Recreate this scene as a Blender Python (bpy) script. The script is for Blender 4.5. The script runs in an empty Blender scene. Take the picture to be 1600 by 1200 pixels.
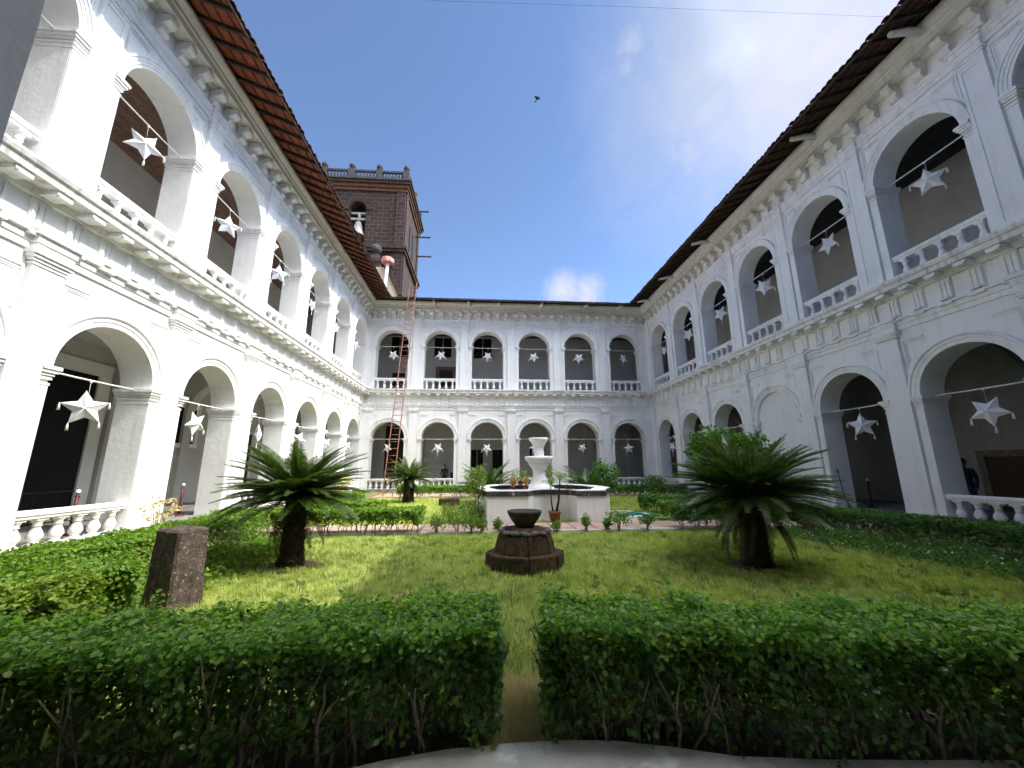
import bpy, bmesh, math, random
import numpy as np
from mathutils import Vector, Matrix, noise as mnoise

random.seed(7)
rng = np.random.default_rng(11)
PI = math.pi
scene = bpy.context.scene
COL = scene.collection

# ------------------------------------------------------------------ camera
cam_d = bpy.data.cameras.new("camera")
cam = bpy.data.objects.new("camera", cam_d)
COL.objects.link(cam)
cam_d.sensor_width = 36.0
cam_d.lens = 608.5 / 1600.0 * 36.0
cam_d.clip_start = 0.05
cam_d.clip_end = 4000.0
cam.matrix_world = (Matrix.Translation((0, 0, 1.7)) @ Matrix.Rotation(-0.0757, 4, 'Z')
                    @ Matrix.Rotation(PI / 2 + 0.209, 4, 'X') @ Matrix.Rotation(-0.0045, 4, 'Z'))
scene.camera = cam

# ------------------------------------------------------------------ sky, sun, exposure
TO_SUN = Vector((1.0, -0.115, 1.08)).normalized()
SUN_EL = math.asin(TO_SUN.z)
SUN_AZ = math.atan2(TO_SUN.x, TO_SUN.y)
SKY_STRENGTH = 0.15
SUN_STRENGTH = 2.0
world = bpy.data.worlds.new("World")
scene.world = world
world.use_nodes = True
wn = world.node_tree
wn.nodes.clear()


def node(nt, typ, **kw):
    n = nt.nodes.new(typ)
    for k, v in kw.items():
        if k == 'inp':
            for a, b in v.items():
                n.inputs[a].default_value = b
        else:
            setattr(n, k, v)
    return n


def build_world():
    L = wn.links.new
    out = node(wn, 'ShaderNodeOutputWorld')
    bg = node(wn, 'ShaderNodeBackground', inp={'Strength': SKY_STRENGTH})
    sky = node(wn, 'ShaderNodeTexSky', sky_type='NISHITA', sun_disc=False)
    sky.sun_elevation = SUN_EL
    sky.sun_rotation = SUN_AZ
    sky.altitude = 4200.0
    sky.air_density = 1.0
    sky.dust_density = 1.1
    sky.ozone_density = 1.6
    tc = node(wn, 'ShaderNodeTexCoord')
    n1 = node(wn, 'ShaderNodeTexNoise', inp={'Scale': 2.6, 'Detail': 4.0, 'Roughness': 0.46, 'Distortion': 0.4})
    n2 = node(wn, 'ShaderNodeTexNoise', inp={'Scale': 8.0, 'Detail': 5.0, 'Roughness': 0.66, 'Distortion': 0.6})
    nrm = node(wn, 'ShaderNodeVectorMath', operation='NORMALIZE')
    L(tc.outputs['Generated'], nrm.inputs[0])
    L(nrm.outputs[0], n1.inputs['Vector'])
    L(nrm.outputs[0], n2.inputs['Vector'])

    def m(op, a, b=None, c=None, clamp=False):
        q = node(wn, 'ShaderNodeMath', operation=op, use_clamp=clamp)
        for i, x in enumerate((a, b, c)):
            if x is None:
                continue
            if isinstance(x, (int, float)):
                q.inputs[i].default_value = x
            else:
                L(x, q.inputs[i])
        return q.outputs[0]

    # large noise varies the edge of the veil
    # bright veil added mostly outside the view as fill light, densest overhead and sunward
    dt0 = node(wn, 'ShaderNodeVectorMath', operation='DOT_PRODUCT')
    L(nrm.outputs[0], dt0.inputs[0])
    dt0.inputs[1].default_value = (0.45, -0.30, 0.84)
    thr = m('SUBTRACT', 1.15, dt0.outputs['Value'])
    soft = m('ADD', m('MULTIPLY', n1.outputs['Fac'], 0.45), 0.275)
    f = m('MULTIPLY', m('SUBTRACT', soft, thr, clamp=True), 1.7)
    # cloud banks standing at their own places in the sky: direction, angular size, weight, wispiness
    banks = [((0.42, 0.65, 0.63), 0.10, 0.6, 1.4), ((0.60, 0.46, 0.66), 0.50, 1.0, 0.8), ((0.40, 0.58, 0.71), 0.28, 0.45, 1.2),
             ((0.272, 0.565, 0.78), 0.05, 0.5, 1.9), ((0.275, 0.595, 0.755), 0.04, 0.4, 1.9),
             ((0.195, 0.884, 0.424), 0.06, 0.85, 1.7), ((0.255, 0.873, 0.416), 0.055, 0.8, 1.7)]
    fb = None
    for d, rad, wgt, wisp in banks:
        d = Vector(d).normalized()
        dt = node(wn, 'ShaderNodeVectorMath', operation='DISTANCE')
        L(nrm.outputs[0], dt.inputs[0])
        dt.inputs[1].default_value = d
        g = m('SUBTRACT', 1.0, m('DIVIDE', dt.outputs['Value'], rad))       # 1 at the centre, 0 at the rim
        nn = m('MULTIPLY', m('SUBTRACT', n2.outputs['Fac'] if rad < 0.2 else m('ADD', m('MULTIPLY', n1.outputs['Fac'], 0.5), m('MULTIPLY', n2.outputs['Fac'], 0.5)), 0.5), 1.5 * wisp)
        h = m('MULTIPLY', m('ADD', g, nn, clamp=True), wgt)
        h = m('MULTIPLY', h, m('MULTIPLY', m('ADD', g, 0.25, clamp=True), 1.4, clamp=True))
        fb = h if fb is None else m('MAXIMUM', fb, h)
    f = m('MULTIPLY', m('MULTIPLY', f, f), 2.6, clamp=True)      # soft onset
    mix = node(wn, 'ShaderNodeMix', data_type='RGBA')
    L(f, mix.inputs['Factor'])
    L(sky.outputs[0], mix.inputs['A'])
    mix.inputs['B'].default_value = (29.0, 29.1, 29.3, 1)
    wisp = node(wn, 'ShaderNodeMix', data_type='RGBA')
    L(fb, wisp.inputs['Factor'])
    L(mix.outputs['Result'], wisp.inputs['A'])
    wisp.inputs['B'].default_value = (2.35, 2.4, 2.48, 1)
    lgt = node(wn, 'ShaderNodeMix', data_type='RGBA', blend_type='LIGHTEN')
    lgt.inputs['Factor'].default_value = 1.0
    L(mix.outputs['Result'], lgt.inputs['A'])
    L(wisp.outputs['Result'], lgt.inputs['B'])
    L(lgt.outputs['Result'], bg.inputs['Color'])
    L(bg.outputs[0], out.inputs[0])


build_world()
sun_d = bpy.data.lights.new("sun", 'SUN')
sun_d.energy = SUN_STRENGTH
sun_d.angle = math.radians(0.53)
sun_d.color = (1.0, 0.95, 0.87)
sun = bpy.data.objects.new("sun", sun_d)
COL.objects.link(sun)
sun.rotation_euler = TO_SUN.to_track_quat('Z', 'Y').to_euler()
sun.location = (30, -3, 40)
vs = scene.view_settings
vs.view_transform = 'Standard'
vs.look = 'None'
vs.exposure = 1.28
vs.gamma = 1.0
vs.use_curve_mapping = False
scene.cycles.max_bounces = 4
scene.cycles.diffuse_bounces = 4
scene.cycles.use_adaptive_sampling = True
scene.cycles.adaptive_threshold = 0.045
scene.cycles.use_denoising = True
scene.cycles.glossy_bounces = 2
scene.cycles.transmission_bounces = 2
scene.cycles.caustics_reflective = False
scene.cycles.caustics_refractive = False
scene.cycles.transparent_max_bounces = 4


# ------------------------------------------------------------------ helpers
def link(o, parent=None):
    COL.objects.link(o)
    if parent is not None:
        o.parent = parent
    return o


def tag(o, label=None, cat=None, group=None, kind=None):
    if label: o['label'] = label
    if cat: o['category'] = cat
    if group: o['group'] = group
    if kind: o['kind'] = kind
    return o


def thing(name, label, cat, loc=(0, 0, 0), rz=0.0, group=None):
    o = bpy.data.objects.new(name, None)
    o.empty_display_size = 0.2
    o.location = loc
    o.rotation_euler = (0, 0, rz)
    link(o)
    return tag(o, label, cat, group)


def part(name, me, mat=None, parent=None, loc=None, rot=None, scale=None):
    if mat is not None and len(me.materials) == 0:
        me.materials.append(mat)
    o = bpy.data.objects.new(name, me)
    if loc is not None: o.location = loc
    if rot is not None: o.rotation_euler = rot
    if scale is not None: o.scale = (scale,) * 3 if isinstance(scale, (int, float)) else scale
    return link(o, parent)


def np_mesh(name, verts, quads=None, tris=None, smooth=False):
    """fast mesh from numpy arrays"""
    me = bpy.data.meshes.new(name)
    verts = np.asarray(verts, dtype=np.float32)
    nq = 0 if quads is None else len(quads)
    nt = 0 if tris is None else len(tris)
    me.vertices.add(len(verts))
    me.vertices.foreach_set('co', verts.ravel())
    idx = []
    if nq: idx.append(np.asarray(quads, np.int32).ravel())
    if nt: idx.append(np.asarray(tris, np.int32).ravel())
    idx = np.concatenate(idx)
    me.loops.add(len(idx))
    me.loops.foreach_set('vertex_index', idx)
    me.polygons.add(nq + nt)
    tot = np.concatenate([np.full(nq, 4, np.int32), np.full(nt, 3, np.int32)])
    st = np.concatenate([[0], np.cumsum(tot)[:-1]]).astype(np.int32)
    me.polygons.foreach_set('loop_start', st)
    me.polygons.foreach_set('loop_total', tot)
    if smooth:
        me.polygons.foreach_set('use_smooth', np.ones(nq + nt, dtype=bool))
    me.update(calc_edges=True)
    return me


class G:
    """collects simple shapes into one mesh"""

    def __init__(self):
        self.v = []
        self.f = []
        self.s = []

    def add(self, vs, fs, smooth=False):
        b = len(self.v)
        self.v += [tuple(p) for p in vs]
        self.f += [tuple(b + i for i in f) for f in fs]
        self.s += [smooth] * len(fs)
        return self

    def box(self, x0, x1, y0, y1, z0, z1):
        return self.add([(x0, y0, z0), (x1, y0, z0), (x1, y1, z0), (x0, y1, z0),
                         (x0, y0, z1), (x1, y0, z1), (x1, y1, z1), (x0, y1, z1)],
                        [(3, 2, 1, 0), (4, 5, 6, 7), (0, 1, 5, 4), (1, 2, 6, 5), (2, 3, 7, 6), (3, 0, 4, 7)])

    def hull8(self, p):
        """box from eight corners (bottom ring then top ring)"""
        return self.add(p, [(3, 2, 1, 0), (4, 5, 6, 7), (0, 1, 5, 4), (1, 2, 6, 5), (2, 3, 7, 6), (3, 0, 4, 7)])

    def ext_x(self, prof, x0, x1, caps=True):
        """closed profile of (y, z), swept along x"""
        n = len(prof)
        vs = [(x0, y, z) for y, z in prof] + [(x1, y, z) for y, z in prof]
        fs = [(i, (i + 1) % n, n + (i + 1) % n, n + i) for i in range(n)]
        if caps:
            fs += [tuple(range(n))[::-1], tuple(range(n, 2 * n))]
        return self.add(vs, fs)

    def prism(self, poly, z0, z1, top_scale=1.0):
        n = len(poly)
        cx = sum(p[0] for p in poly) / n
        cy = sum(p[1] for p in poly) / n
        vs = [(x, y, z0) for x, y in poly] + [(cx + (x - cx) * top_scale, cy + (y - cy) * top_scale, z1) for x, y in poly]
        fs = [(i, (i + 1) % n, n + (i + 1) % n, n + i) for i in range(n)]
        fs += [tuple(range(n))[::-1], tuple(range(n, 2 * n))]
        return self.add(vs, fs)

    def lathe(self, prof, n=12, c=(0, 0, 0), smooth=True, caps=True):
        vs = []
        for r, z in prof:
            for k in range(n):
                a = 2 * PI * k / n
                vs.append((c[0] + r * math.cos(a), c[1] + r * math.sin(a), c[2] + z))
        fs = []
        for i in range(len(prof) - 1):
            for k in range(n):
                k2 = (k + 1) % n
                fs.append((i * n + k, i * n + k2, (i + 1) * n + k2, (i + 1) * n + k))
        self.add(vs, fs, smooth)
        if caps:
            b = len(self.v) - len(vs)
            self.f += [tuple(b + k for k in range(n))[::-1], tuple(b + (len(prof) - 1) * n + k for k in range(n))]
            self.s += [False, False]
        return self

    def tube(self, pts, rad, n=6, smooth=True):
        pts = [Vector(p) for p in pts]
        if isinstance(rad, (int, float)):
            rad = [rad] * len(pts)
        vs = []
        for i, p in enumerate(pts):
            d = (pts[min(i + 1, len(pts) - 1)] - pts[max(i - 1, 0)]).normalized()
            a = d.orthogonal().normalized() if i == 0 else (a - d * a.dot(d)).normalized()
            b = d.cross(a)
            for k in range(n):
                t = 2 * PI * k / n
                vs.append(p + (a * math.cos(t) + b * math.sin(t)) * rad[i])
        fs = []
        for i in range(len(pts) - 1):
            for k in range(n):
                k2 = (k + 1) % n
                fs.append((i * n + k, i * n + k2, (i + 1) * n + k2, (i + 1) * n + k))
        m = len(pts) - 1
        self.add(vs, fs, smooth)
        b0 = len(self.v) - len(vs)
        self.f += [tuple(b0 + k for k in range(n))[::-1], tuple(b0 + m * n + k for k in range(n))]
        self.s += [False, False]
        return self

    def ball(self, c, r, n=10, m=6, sz=1.0):
        prof = [(max(1e-4, r * math.sin(PI * i / m)), -r * sz * math.cos(PI * i / m)) for i in range(m + 1)]
        return self.lathe(prof, n, c, True, False)

    def mesh(self, name, bevel=0.0):
        me = bpy.data.meshes.new(name)
        me.from_pydata(self.v, [], self.f)
        me.polygons.foreach_set('use_smooth', self.s)
        if bevel > 0:
            bm = bmesh.new()
            bm.from_mesh(me)
            bmesh.ops.remove_doubles(bm, verts=bm.verts, dist=1e-5)
            bmesh.ops.recalc_face_normals(bm, faces=bm.faces)
            bmesh.ops.bevel(bm, geom=list(bm.edges), offset=bevel, segments=1, affect='EDGES', profile=0.7)
            bm.to_mesh(me)
            bm.free()
        me.update()
        return me

    def part(self, name, mat, parent=None, bevel=0.0, **kw):
        return part(name, self.mesh(name, bevel), mat, parent, **kw)


# ------------------------------------------------------------------ materials
MATS = {}


def new_mat(name):
    m = bpy.data.materials.new(name)
    m.use_nodes = True
    nt = m.node_tree
    return m, nt, nt.nodes['Principled BSDF'], nt.links.new


def noise_mat(name, c1, c2, scale=3.0, rough=0.85, bump=0.0, bscale=None, detail=6.0, stretch=None,
              c3=None, scale3=1.0, lo3=0.5, hi3=0.7, spec=0.3, lo=0.35, hi=0.65, bdist=0.02):
    m, nt, b, L = new_mat(name)
    geo = node(nt, 'ShaderNodeNewGeometry')
    vec = geo.outputs['Position']
    if stretch:
        mp = node(nt, 'ShaderNodeMapping')
        mp.inputs['Scale'].default_value = stretch
        L(vec, mp.inputs['Vector'])
        vec = mp.outputs[0]
    n1 = node(nt, 'ShaderNodeTexNoise', inp={'Scale': scale, 'Detail': detail, 'Roughness': 0.6})
    L(vec, n1.inputs['Vector'])
    rp = node(nt, 'ShaderNodeValToRGB')
    rp.color_ramp.elements[0].position = lo
    rp.color_ramp.elements[1].position = hi
    rp.color_ramp.elements[0].color = (*c1, 1)
    rp.color_ramp.elements[1].color = (*c2, 1)
    L(n1.outputs['Fac'], rp.inputs['Fac'])
    col = rp.outputs['Color']
    if c3 is not None:
        n3 = node(nt, 'ShaderNodeTexNoise', inp={'Scale': scale3, 'Detail': 8.0, 'Roughness': 0.65})
        L(vec, n3.inputs['Vector'])
        mr = node(nt, 'ShaderNodeMapRange')
        mr.inputs['From Min'].default_value = lo3
        mr.inputs['From Max'].default_value = hi3
        L(n3.outputs['Fac'], mr.inputs['Value'])
        mx = node(nt, 'ShaderNodeMix', data_type='RGBA')
        L(mr.outputs[0], mx.inputs['Factor'])
        L(col, mx.inputs['A'])
        mx.inputs['B'].default_value = (*c3, 1)
        col = mx.outputs['Result']
    L(col, b.inputs['Base Color'])
    b.inputs['Roughness'].default_value = rough
    b.inputs['Specular IOR Level'].default_value = spec
    if bump > 0:
        nb = node(nt, 'ShaderNodeTexNoise', inp={'Scale': bscale or scale * 4, 'Detail': 6.0, 'Roughness': 0.6})
        L(geo.outputs['Position'], nb.inputs['Vector'])
        bp = node(nt, 'ShaderNodeBump', inp={'Strength': bump, 'Distance': bdist})
        L(nb.outputs['Fac'], bp.inputs['Height'])
        L(bp.outputs[0], b.inputs['Normal'])
    MATS[name] = m
    return m


def plaster_mat(name, base, dirt, dirt_amount, streak_amount, bump=0.5):
    """limewash: broad tone drift, rain streaks that run down, small hand-trowelled relief"""
    m, nt, b, L = new_mat(name)
    geo = node(nt, 'ShaderNodeNewGeometry')
    P = geo.outputs['Position']
    n1 = node(nt, 'ShaderNodeTexNoise', inp={'Scale': 0.9, 'Detail': 4.0, 'Roughness': 0.65})
    L(P, n1.inputs['Vector'])
    mp = node(nt, 'ShaderNodeMapping')
    mp.inputs['Scale'].default_value = (5.0, 5.0, 0.35)
    L(P, mp.inputs['Vector'])
    n2 = node(nt, 'ShaderNodeTexNoise', inp={'Scale': 1.3, 'Detail': 2.0, 'Roughness': 0.6})
    L(mp.outputs[0], n2.inputs['Vector'])

    def mrange(x, a, c, to):
        q = node(nt, 'ShaderNodeMapRange')
        q.inputs['From Min'].default_value = a
        q.inputs['From Max'].default_value = c
        q.inputs['To Max'].default_value = to
        L(x, q.inputs['Value'])
        return q.outputs[0]
    ad = node(nt, 'ShaderNodeMath', operation='ADD', use_clamp=True)
    L(mrange(n1.outputs['Fac'], 0.48, 0.8, dirt_amount), ad.inputs[0])
    L(mrange(n2.outputs['Fac'], 0.52, 0.8, streak_amount), ad.inputs[1])
    mx = node(nt, 'ShaderNodeMix', data_type='RGBA')
    L(ad.outputs[0], mx.inputs['Factor'])
    mx.inputs['A'].default_value = (*base, 1)
    mx.inputs['B'].default_value = (*dirt, 1)
    L(mx.outputs['Result'], b.inputs['Base Color'])
    b.inputs['Roughness'].default_value = 0.9
    b.inputs['Specular IOR Level'].default_value = 0.15
    nb = node(nt, 'ShaderNodeTexNoise', inp={'Scale': 7.0, 'Detail': 4.0, 'Roughness': 0.62})
    L(P, nb.inputs['Vector'])
    bp = node(nt, 'ShaderNodeBump', inp={'Strength': bump, 'Distance': 0.03})
    L(nb.outputs['Fac'], bp.inputs['Height'])
    L(bp.outputs[0], b.inputs['Normal'])
    MATS[name] = m
    return m


def leaf_mat(name, cols, trans=0.35, rough=0.5, spec=0.35, patch=None, patch_scale=1.2):
    m, nt, b, L = new_mat(name)
    geo = node(nt, 'ShaderNodeNewGeometry')
    rp = node(nt, 'ShaderNodeValToRGB')
    els = rp.color_ramp.elements
    while len(els) < len(cols):
        els.new(0.5)
    for i, c in enumerate(cols):
        els[i].position = i / (len(cols) - 1)
        els[i].color = (*c, 1)
    L(geo.outputs['Random Per Island'], rp.inputs['Fac'])
    col = rp.outputs['Color']
    if patch is not None:
        n3 = node(nt, 'ShaderNodeTexNoise', inp={'Scale': patch_scale, 'Detail': 4.0, 'Roughness': 0.6})
        L(geo.outputs['Position'], n3.inputs['Vector'])
        mr = node(nt, 'ShaderNodeMapRange')
        mr.inputs['From Min'].default_value = 0.42
        mr.inputs['From Max'].default_value = 0.66
        mr.inputs['To Max'].default_value = 0.75
        L(n3.outputs['Fac'], mr.inputs['Value'])
        mx = node(nt, 'ShaderNodeMix', data_type='RGBA')
        L(mr.outputs[0], mx.inputs['Factor'])
        L(col, mx.inputs['A'])
        mx.inputs['B'].default_value = (*patch, 1)
        col = mx.outputs['Result']
    L(col, b.inputs['Base Color'])
    b.inputs['Roughness'].default_value = rough
    b.inputs['Specular IOR Level'].default_value = spec
    tr = node(nt, 'ShaderNodeBsdfTranslucent')
    g = node(nt, 'ShaderNodeMix', data_type='RGBA', blend_type='MULTIPLY')
    g.inputs['Factor'].default_value = 1.0
    L(col, g.inputs['A'])
    g.inputs['B'].default_value = (1.5, 1.7, 0.7, 1)
    L(g.outputs['Result'], tr.inputs['Color'])
    ms = node(nt, 'ShaderNodeMixShader')
    ms.inputs[0].default_value = trans
    L(b.outputs[0], ms.inputs[1])
    L(tr.outputs[0], ms.inputs[2])
    L(ms.outputs[0], nt.nodes['Material Output'].inputs['Surface'])
    MATS[name] = m
    return m


def block_mat(name, c1, c2, mortar, sx, sy, axis_mix=True, bump=0.6):
    """coursed masonry seen from afar"""
    m, nt, b, L = new_mat(name)
    geo = node(nt, 'ShaderNodeNewGeometry')
    sep = node(nt, 'ShaderNodeSeparateXYZ')
    L(geo.outputs['Position'], sep.inputs[0])
    ad = node(nt, 'ShaderNodeMath', operation='ADD')
    L(sep.outputs['X'], ad.inputs[0])
    L(sep.outputs['Y'], ad.inputs[1])
    cmb = node(nt, 'ShaderNodeCombineXYZ')
    L(ad.outputs[0], cmb.inputs['X'])
    L(sep.outputs['Z'], cmb.inputs['Y'])
    bt = node(nt, 'ShaderNodeTexBrick')
    bt.inputs['Color1'].default_value = (*c1, 1)
    bt.inputs['Color2'].default_value = (*c2, 1)
    bt.inputs['Mortar'].default_value = (*mortar, 1)
    bt.inputs['Scale'].default_value = 1.0
    bt.inputs['Brick Width'].default_value = sx
    bt.inputs['Row Height'].default_value = sy
    bt.inputs['Mortar Size'].default_value = 0.035
    bt.inputs['Mortar Smooth'].default_value = 0.4
    L(cmb.outputs[0], bt.inputs['Vector'])
    n = node(nt, 'ShaderNodeTexNoise', inp={'Scale': 1.6, 'Detail': 8.0, 'Roughness': 0.7})
    L(geo.outputs['Position'], n.inputs['Vector'])
    mx = node(nt, 'ShaderNodeMix', data_type='RGBA', blend_type='MULTIPLY')
    mx.inputs['Factor'].default_value = 0.8
    L(bt.outputs['Color'], mx.inputs['A'])
    rp = node(nt, 'ShaderNodeValToRGB')
    rp.color_ramp.elements[0].position = 0.3
    rp.color_ramp.elements[0].color = (0.35, 0.33, 0.33, 1)
    rp.color_ramp.elements[1].position = 0.7
    rp.color_ramp.elements[1].color = (1.2, 1.1, 1.05, 1)
    L(n.outputs['Fac'], rp.inputs['Fac'])
    L(rp.outputs['Color'], mx.inputs['B'])
    L(mx.outputs['Result'], b.inputs['Base Color'])
    b.inputs['Roughness'].default_value = 0.95
    bp = node(nt, 'ShaderNodeBump', inp={'Strength': bump, 'Distance': 0.06})
    L(bt.outputs['Fac'], bp.inputs['Height'])
    bp.invert = True
    L(bp.outputs[0], b.inputs['Normal'])
    MATS[name] = m
    return m


M_WHITE = plaster_mat('limewashed_plaster', (0.88, 0.88, 0.87), (0.60, 0.585, 0.55), 0.36, 0.34, 0.3)
M_TRIM = plaster_mat('limewashed_moulding', (0.88, 0.88, 0.865), (0.50, 0.49, 0.45), 0.45, 0.45, 0.3)
M_LEDGE = plaster_mat('weathered_ledge', (0.82, 0.81, 0.785), (0.30, 0.285, 0.26), 0.55, 0.6, 0.5)
M_CORN = plaster_mat('weathered_cornice', (0.84, 0.825, 0.79), (0.56, 0.52, 0.45), 0.6, 0.5, 0.3)
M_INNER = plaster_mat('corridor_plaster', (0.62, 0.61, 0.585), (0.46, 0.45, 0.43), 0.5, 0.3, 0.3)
M_INNER_SHADE = plaster_mat('shade_toned_corridor_plaster', (0.36, 0.36, 0.335), (0.22, 0.225, 0.20), 0.6, 0.4, 0.3)  # corridor plaster copy with the lower right arcade's darkness put into its colour
M_FLOOR = noise_mat('corridor_floor_cement', (0.22, 0.21, 0.20), (0.30, 0.29, 0.27), 2.0, 0.7, 0.2)
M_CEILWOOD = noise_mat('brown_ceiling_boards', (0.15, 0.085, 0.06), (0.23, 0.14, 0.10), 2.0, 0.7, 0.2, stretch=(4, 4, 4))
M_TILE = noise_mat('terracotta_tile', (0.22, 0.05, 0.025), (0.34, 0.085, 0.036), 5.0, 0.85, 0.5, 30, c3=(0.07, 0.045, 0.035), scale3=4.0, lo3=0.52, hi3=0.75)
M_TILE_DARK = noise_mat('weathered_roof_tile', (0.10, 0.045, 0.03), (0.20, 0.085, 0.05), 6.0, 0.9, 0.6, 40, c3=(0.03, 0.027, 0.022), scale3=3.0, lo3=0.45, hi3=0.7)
M_TILE_SHADE = noise_mat('shaded_underside_tile', (0.085, 0.032, 0.022), (0.15, 0.055, 0.035), 5.0, 0.85, 0.5, 30, c3=(0.03, 0.024, 0.02), scale3=4.0, lo3=0.48, hi3=0.72)  # terracotta darkened in colour for the shade under the right and far eaves
M_RAFTER = noise_mat('old_rafter_timber', (0.035, 0.022, 0.016), (0.07, 0.045, 0.03), 8.0, 0.8, 0.3)
M_DARKWOOD = noise_mat('dark_door_timber', (0.035, 0.02, 0.012), (0.075, 0.042, 0.022), 5.0, 0.6, 0.3, stretch=(6, 6, 0.6))
M_VOID = noise_mat('pane_and_unlit_depth', (0.008, 0.008, 0.009), (0.014, 0.014, 0.016), 2.0, 0.4, spec=0.12)  # near-black for panes, also standing in for unlit depth in doorway and niche
M_STONEFRAME = noise_mat('brown_stone_frame', (0.14, 0.11, 0.085), (0.25, 0.2, 0.16), 6.0, 0.9, 0.4)
M_PIPE = noise_mat('white_painted_pipe', (0.72, 0.72, 0.71), (0.8, 0.8, 0.79), 6.0, 0.5)
M_PAPER = noise_mat('white_star_paper', (0.76, 0.76, 0.78), (0.84, 0.84, 0.85), 14.0, 0.8, 0.2, 30)
M_PAPEREDGE = noise_mat('star_seam_paper', (0.86, 0.86, 0.86), (0.9, 0.9, 0.9), 14.0, 0.7)
M_GROUND = noise_mat('garden_soil_turf', (0.13, 0.14, 0.04), (0.22, 0.20, 0.065), 1.6, 0.95, 0.6, 30, c3=(0.12, 0.085, 0.045), scale3=0.7, lo3=0.58, hi3=0.75)
M_SOIL = noise_mat('dry_brown_soil', (0.055, 0.034, 0.022), (0.12, 0.075, 0.05), 6.0, 0.95, 0.8, 25)
M_PAVER = noise_mat('pink_cement_paver', (0.40, 0.27, 0.22), (0.52, 0.37, 0.30), 3.0, 0.85, 0.3, 20, c3=(0.28, 0.2, 0.16), scale3=1.4, lo3=0.5, hi3=0.75)
M_CONC = noise_mat('worn_concrete', (0.56, 0.53, 0.48), (0.68, 0.645, 0.59), 5.0, 0.85, 0.7, 45, c3=(0.86, 0.84, 0.81), scale3=3.2, lo3=0.56, hi3=0.64, bdist=0.01)
M_LAT = noise_mat('mossy_laterite', (0.05, 0.028, 0.016), (0.14, 0.082, 0.045), 9.0, 0.95, 1.0, 38, c3=(0.035, 0.04, 0.018), scale3=2.5, lo3=0.45, hi3=0.7, bdist=0.035)
M_LATTOP = noise_mat('rusty_laterite_post', (0.055, 0.043, 0.037), (0.16, 0.115, 0.09), 12.0, 0.95, 1.0, 42, c3=(0.36, 0.32, 0.28), scale3=18.0, lo3=0.58, hi3=0.66, bdist=0.03)
M_BOWL = noise_mat('dark_stone_bowl', (0.03, 0.025, 0.02), (0.08, 0.066, 0.05), 7.0, 0.7, 0.5, 30, stretch=(1, 1, 6))
M_COBBLE = noise_mat('grey_river_cobble', (0.055, 0.055, 0.06), (0.13, 0.115, 0.105), 4.0, 0.7, 0.2)
M_COBBLE_R = noise_mat('brown_river_cobble', (0.11, 0.065, 0.045), (0.18, 0.11, 0.08), 4.0, 0.7, 0.2)
M_BASIN = plaster_mat('basin_whitewash', (0.87, 0.87, 0.86), (0.56, 0.53, 0.48), 0.3, 0.3, 0.3)
M_RIM = noise_mat('blackened_basin_rim', (0.025, 0.024, 0.024), (0.10, 0.095, 0.09), 7.0, 0.9, 0.6, 30, c3=(0.5, 0.49, 0.47), scale3=5.0, lo3=0.60, hi3=0.7)
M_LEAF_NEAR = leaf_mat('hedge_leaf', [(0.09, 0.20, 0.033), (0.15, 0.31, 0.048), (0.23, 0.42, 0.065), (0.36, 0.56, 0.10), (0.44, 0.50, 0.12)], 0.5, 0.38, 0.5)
M_LEAF_SHADE = leaf_mat('shaded_hedge_leaf', [(0.035, 0.085, 0.02), (0.06, 0.145, 0.03), (0.095, 0.21, 0.04), (0.15, 0.29, 0.05), (0.20, 0.20, 0.06)], 0.4, 0.4, 0.5)  # leaf colours lowered to carry the shade on the hedge faces
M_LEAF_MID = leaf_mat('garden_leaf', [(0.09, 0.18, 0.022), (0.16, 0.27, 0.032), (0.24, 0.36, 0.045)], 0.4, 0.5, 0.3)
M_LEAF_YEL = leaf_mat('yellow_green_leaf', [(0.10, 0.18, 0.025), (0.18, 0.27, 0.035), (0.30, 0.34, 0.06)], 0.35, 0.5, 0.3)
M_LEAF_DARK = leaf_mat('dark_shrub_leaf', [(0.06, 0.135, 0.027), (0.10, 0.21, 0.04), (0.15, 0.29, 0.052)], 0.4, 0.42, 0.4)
M_LEAF_ORANGE = leaf_mat('croton_leaf', [(0.35, 0.13, 0.03), (0.45, 0.22, 0.05), (0.30, 0.24, 0.05)], 0.3, 0.5, 0.3)
M_LEAF_PALE = leaf_mat('pale_flowering_leaf', [(0.55, 0.36, 0.22), (0.62, 0.52, 0.28), (0.38, 0.40, 0.12)], 0.35, 0.5, 0.3)
M_PETAL = leaf_mat('white_petal', [(0.75, 0.75, 0.74), (0.8, 0.8, 0.8)], 0.3, 0.6, 0.2)
M_GRASS = leaf_mat('grass_blade', [(0.26, 0.36, 0.07), (0.42, 0.49, 0.13), (0.60, 0.60, 0.22), (0.76, 0.69, 0.38)], 0.45, 0.6, 0.15, patch=(0.17, 0.28, 0.045), patch_scale=5.0)
M_STRAW = leaf_mat('dry_straw', [(0.45, 0.34, 0.18), (0.60, 0.49, 0.28), (0.34, 0.24, 0.12)], 0.3, 0.7, 0.2)
M_FROND = leaf_mat('cycad_leaflet', [(0.04, 0.075, 0.018), (0.07, 0.115, 0.026), (0.11, 0.165, 0.036)], 0.25, 0.38, 0.5)
M_FROND_B = leaf_mat('brown_cycad_leaflet', [(0.05, 0.036, 0.015), (0.085, 0.06, 0.025)], 0.15, 0.6, 0.3)
M_STEM = noise_mat('hedge_stem_bark', (0.16, 0.12, 0.08), (0.34, 0.27, 0.19), 20.0, 0.9, 0.3)
M_TRUNK = noise_mat('cycad_trunk_scale', (0.022, 0.015, 0.010), (0.07, 0.046, 0.028), 14.0, 0.95, 0.8, 40)
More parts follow.
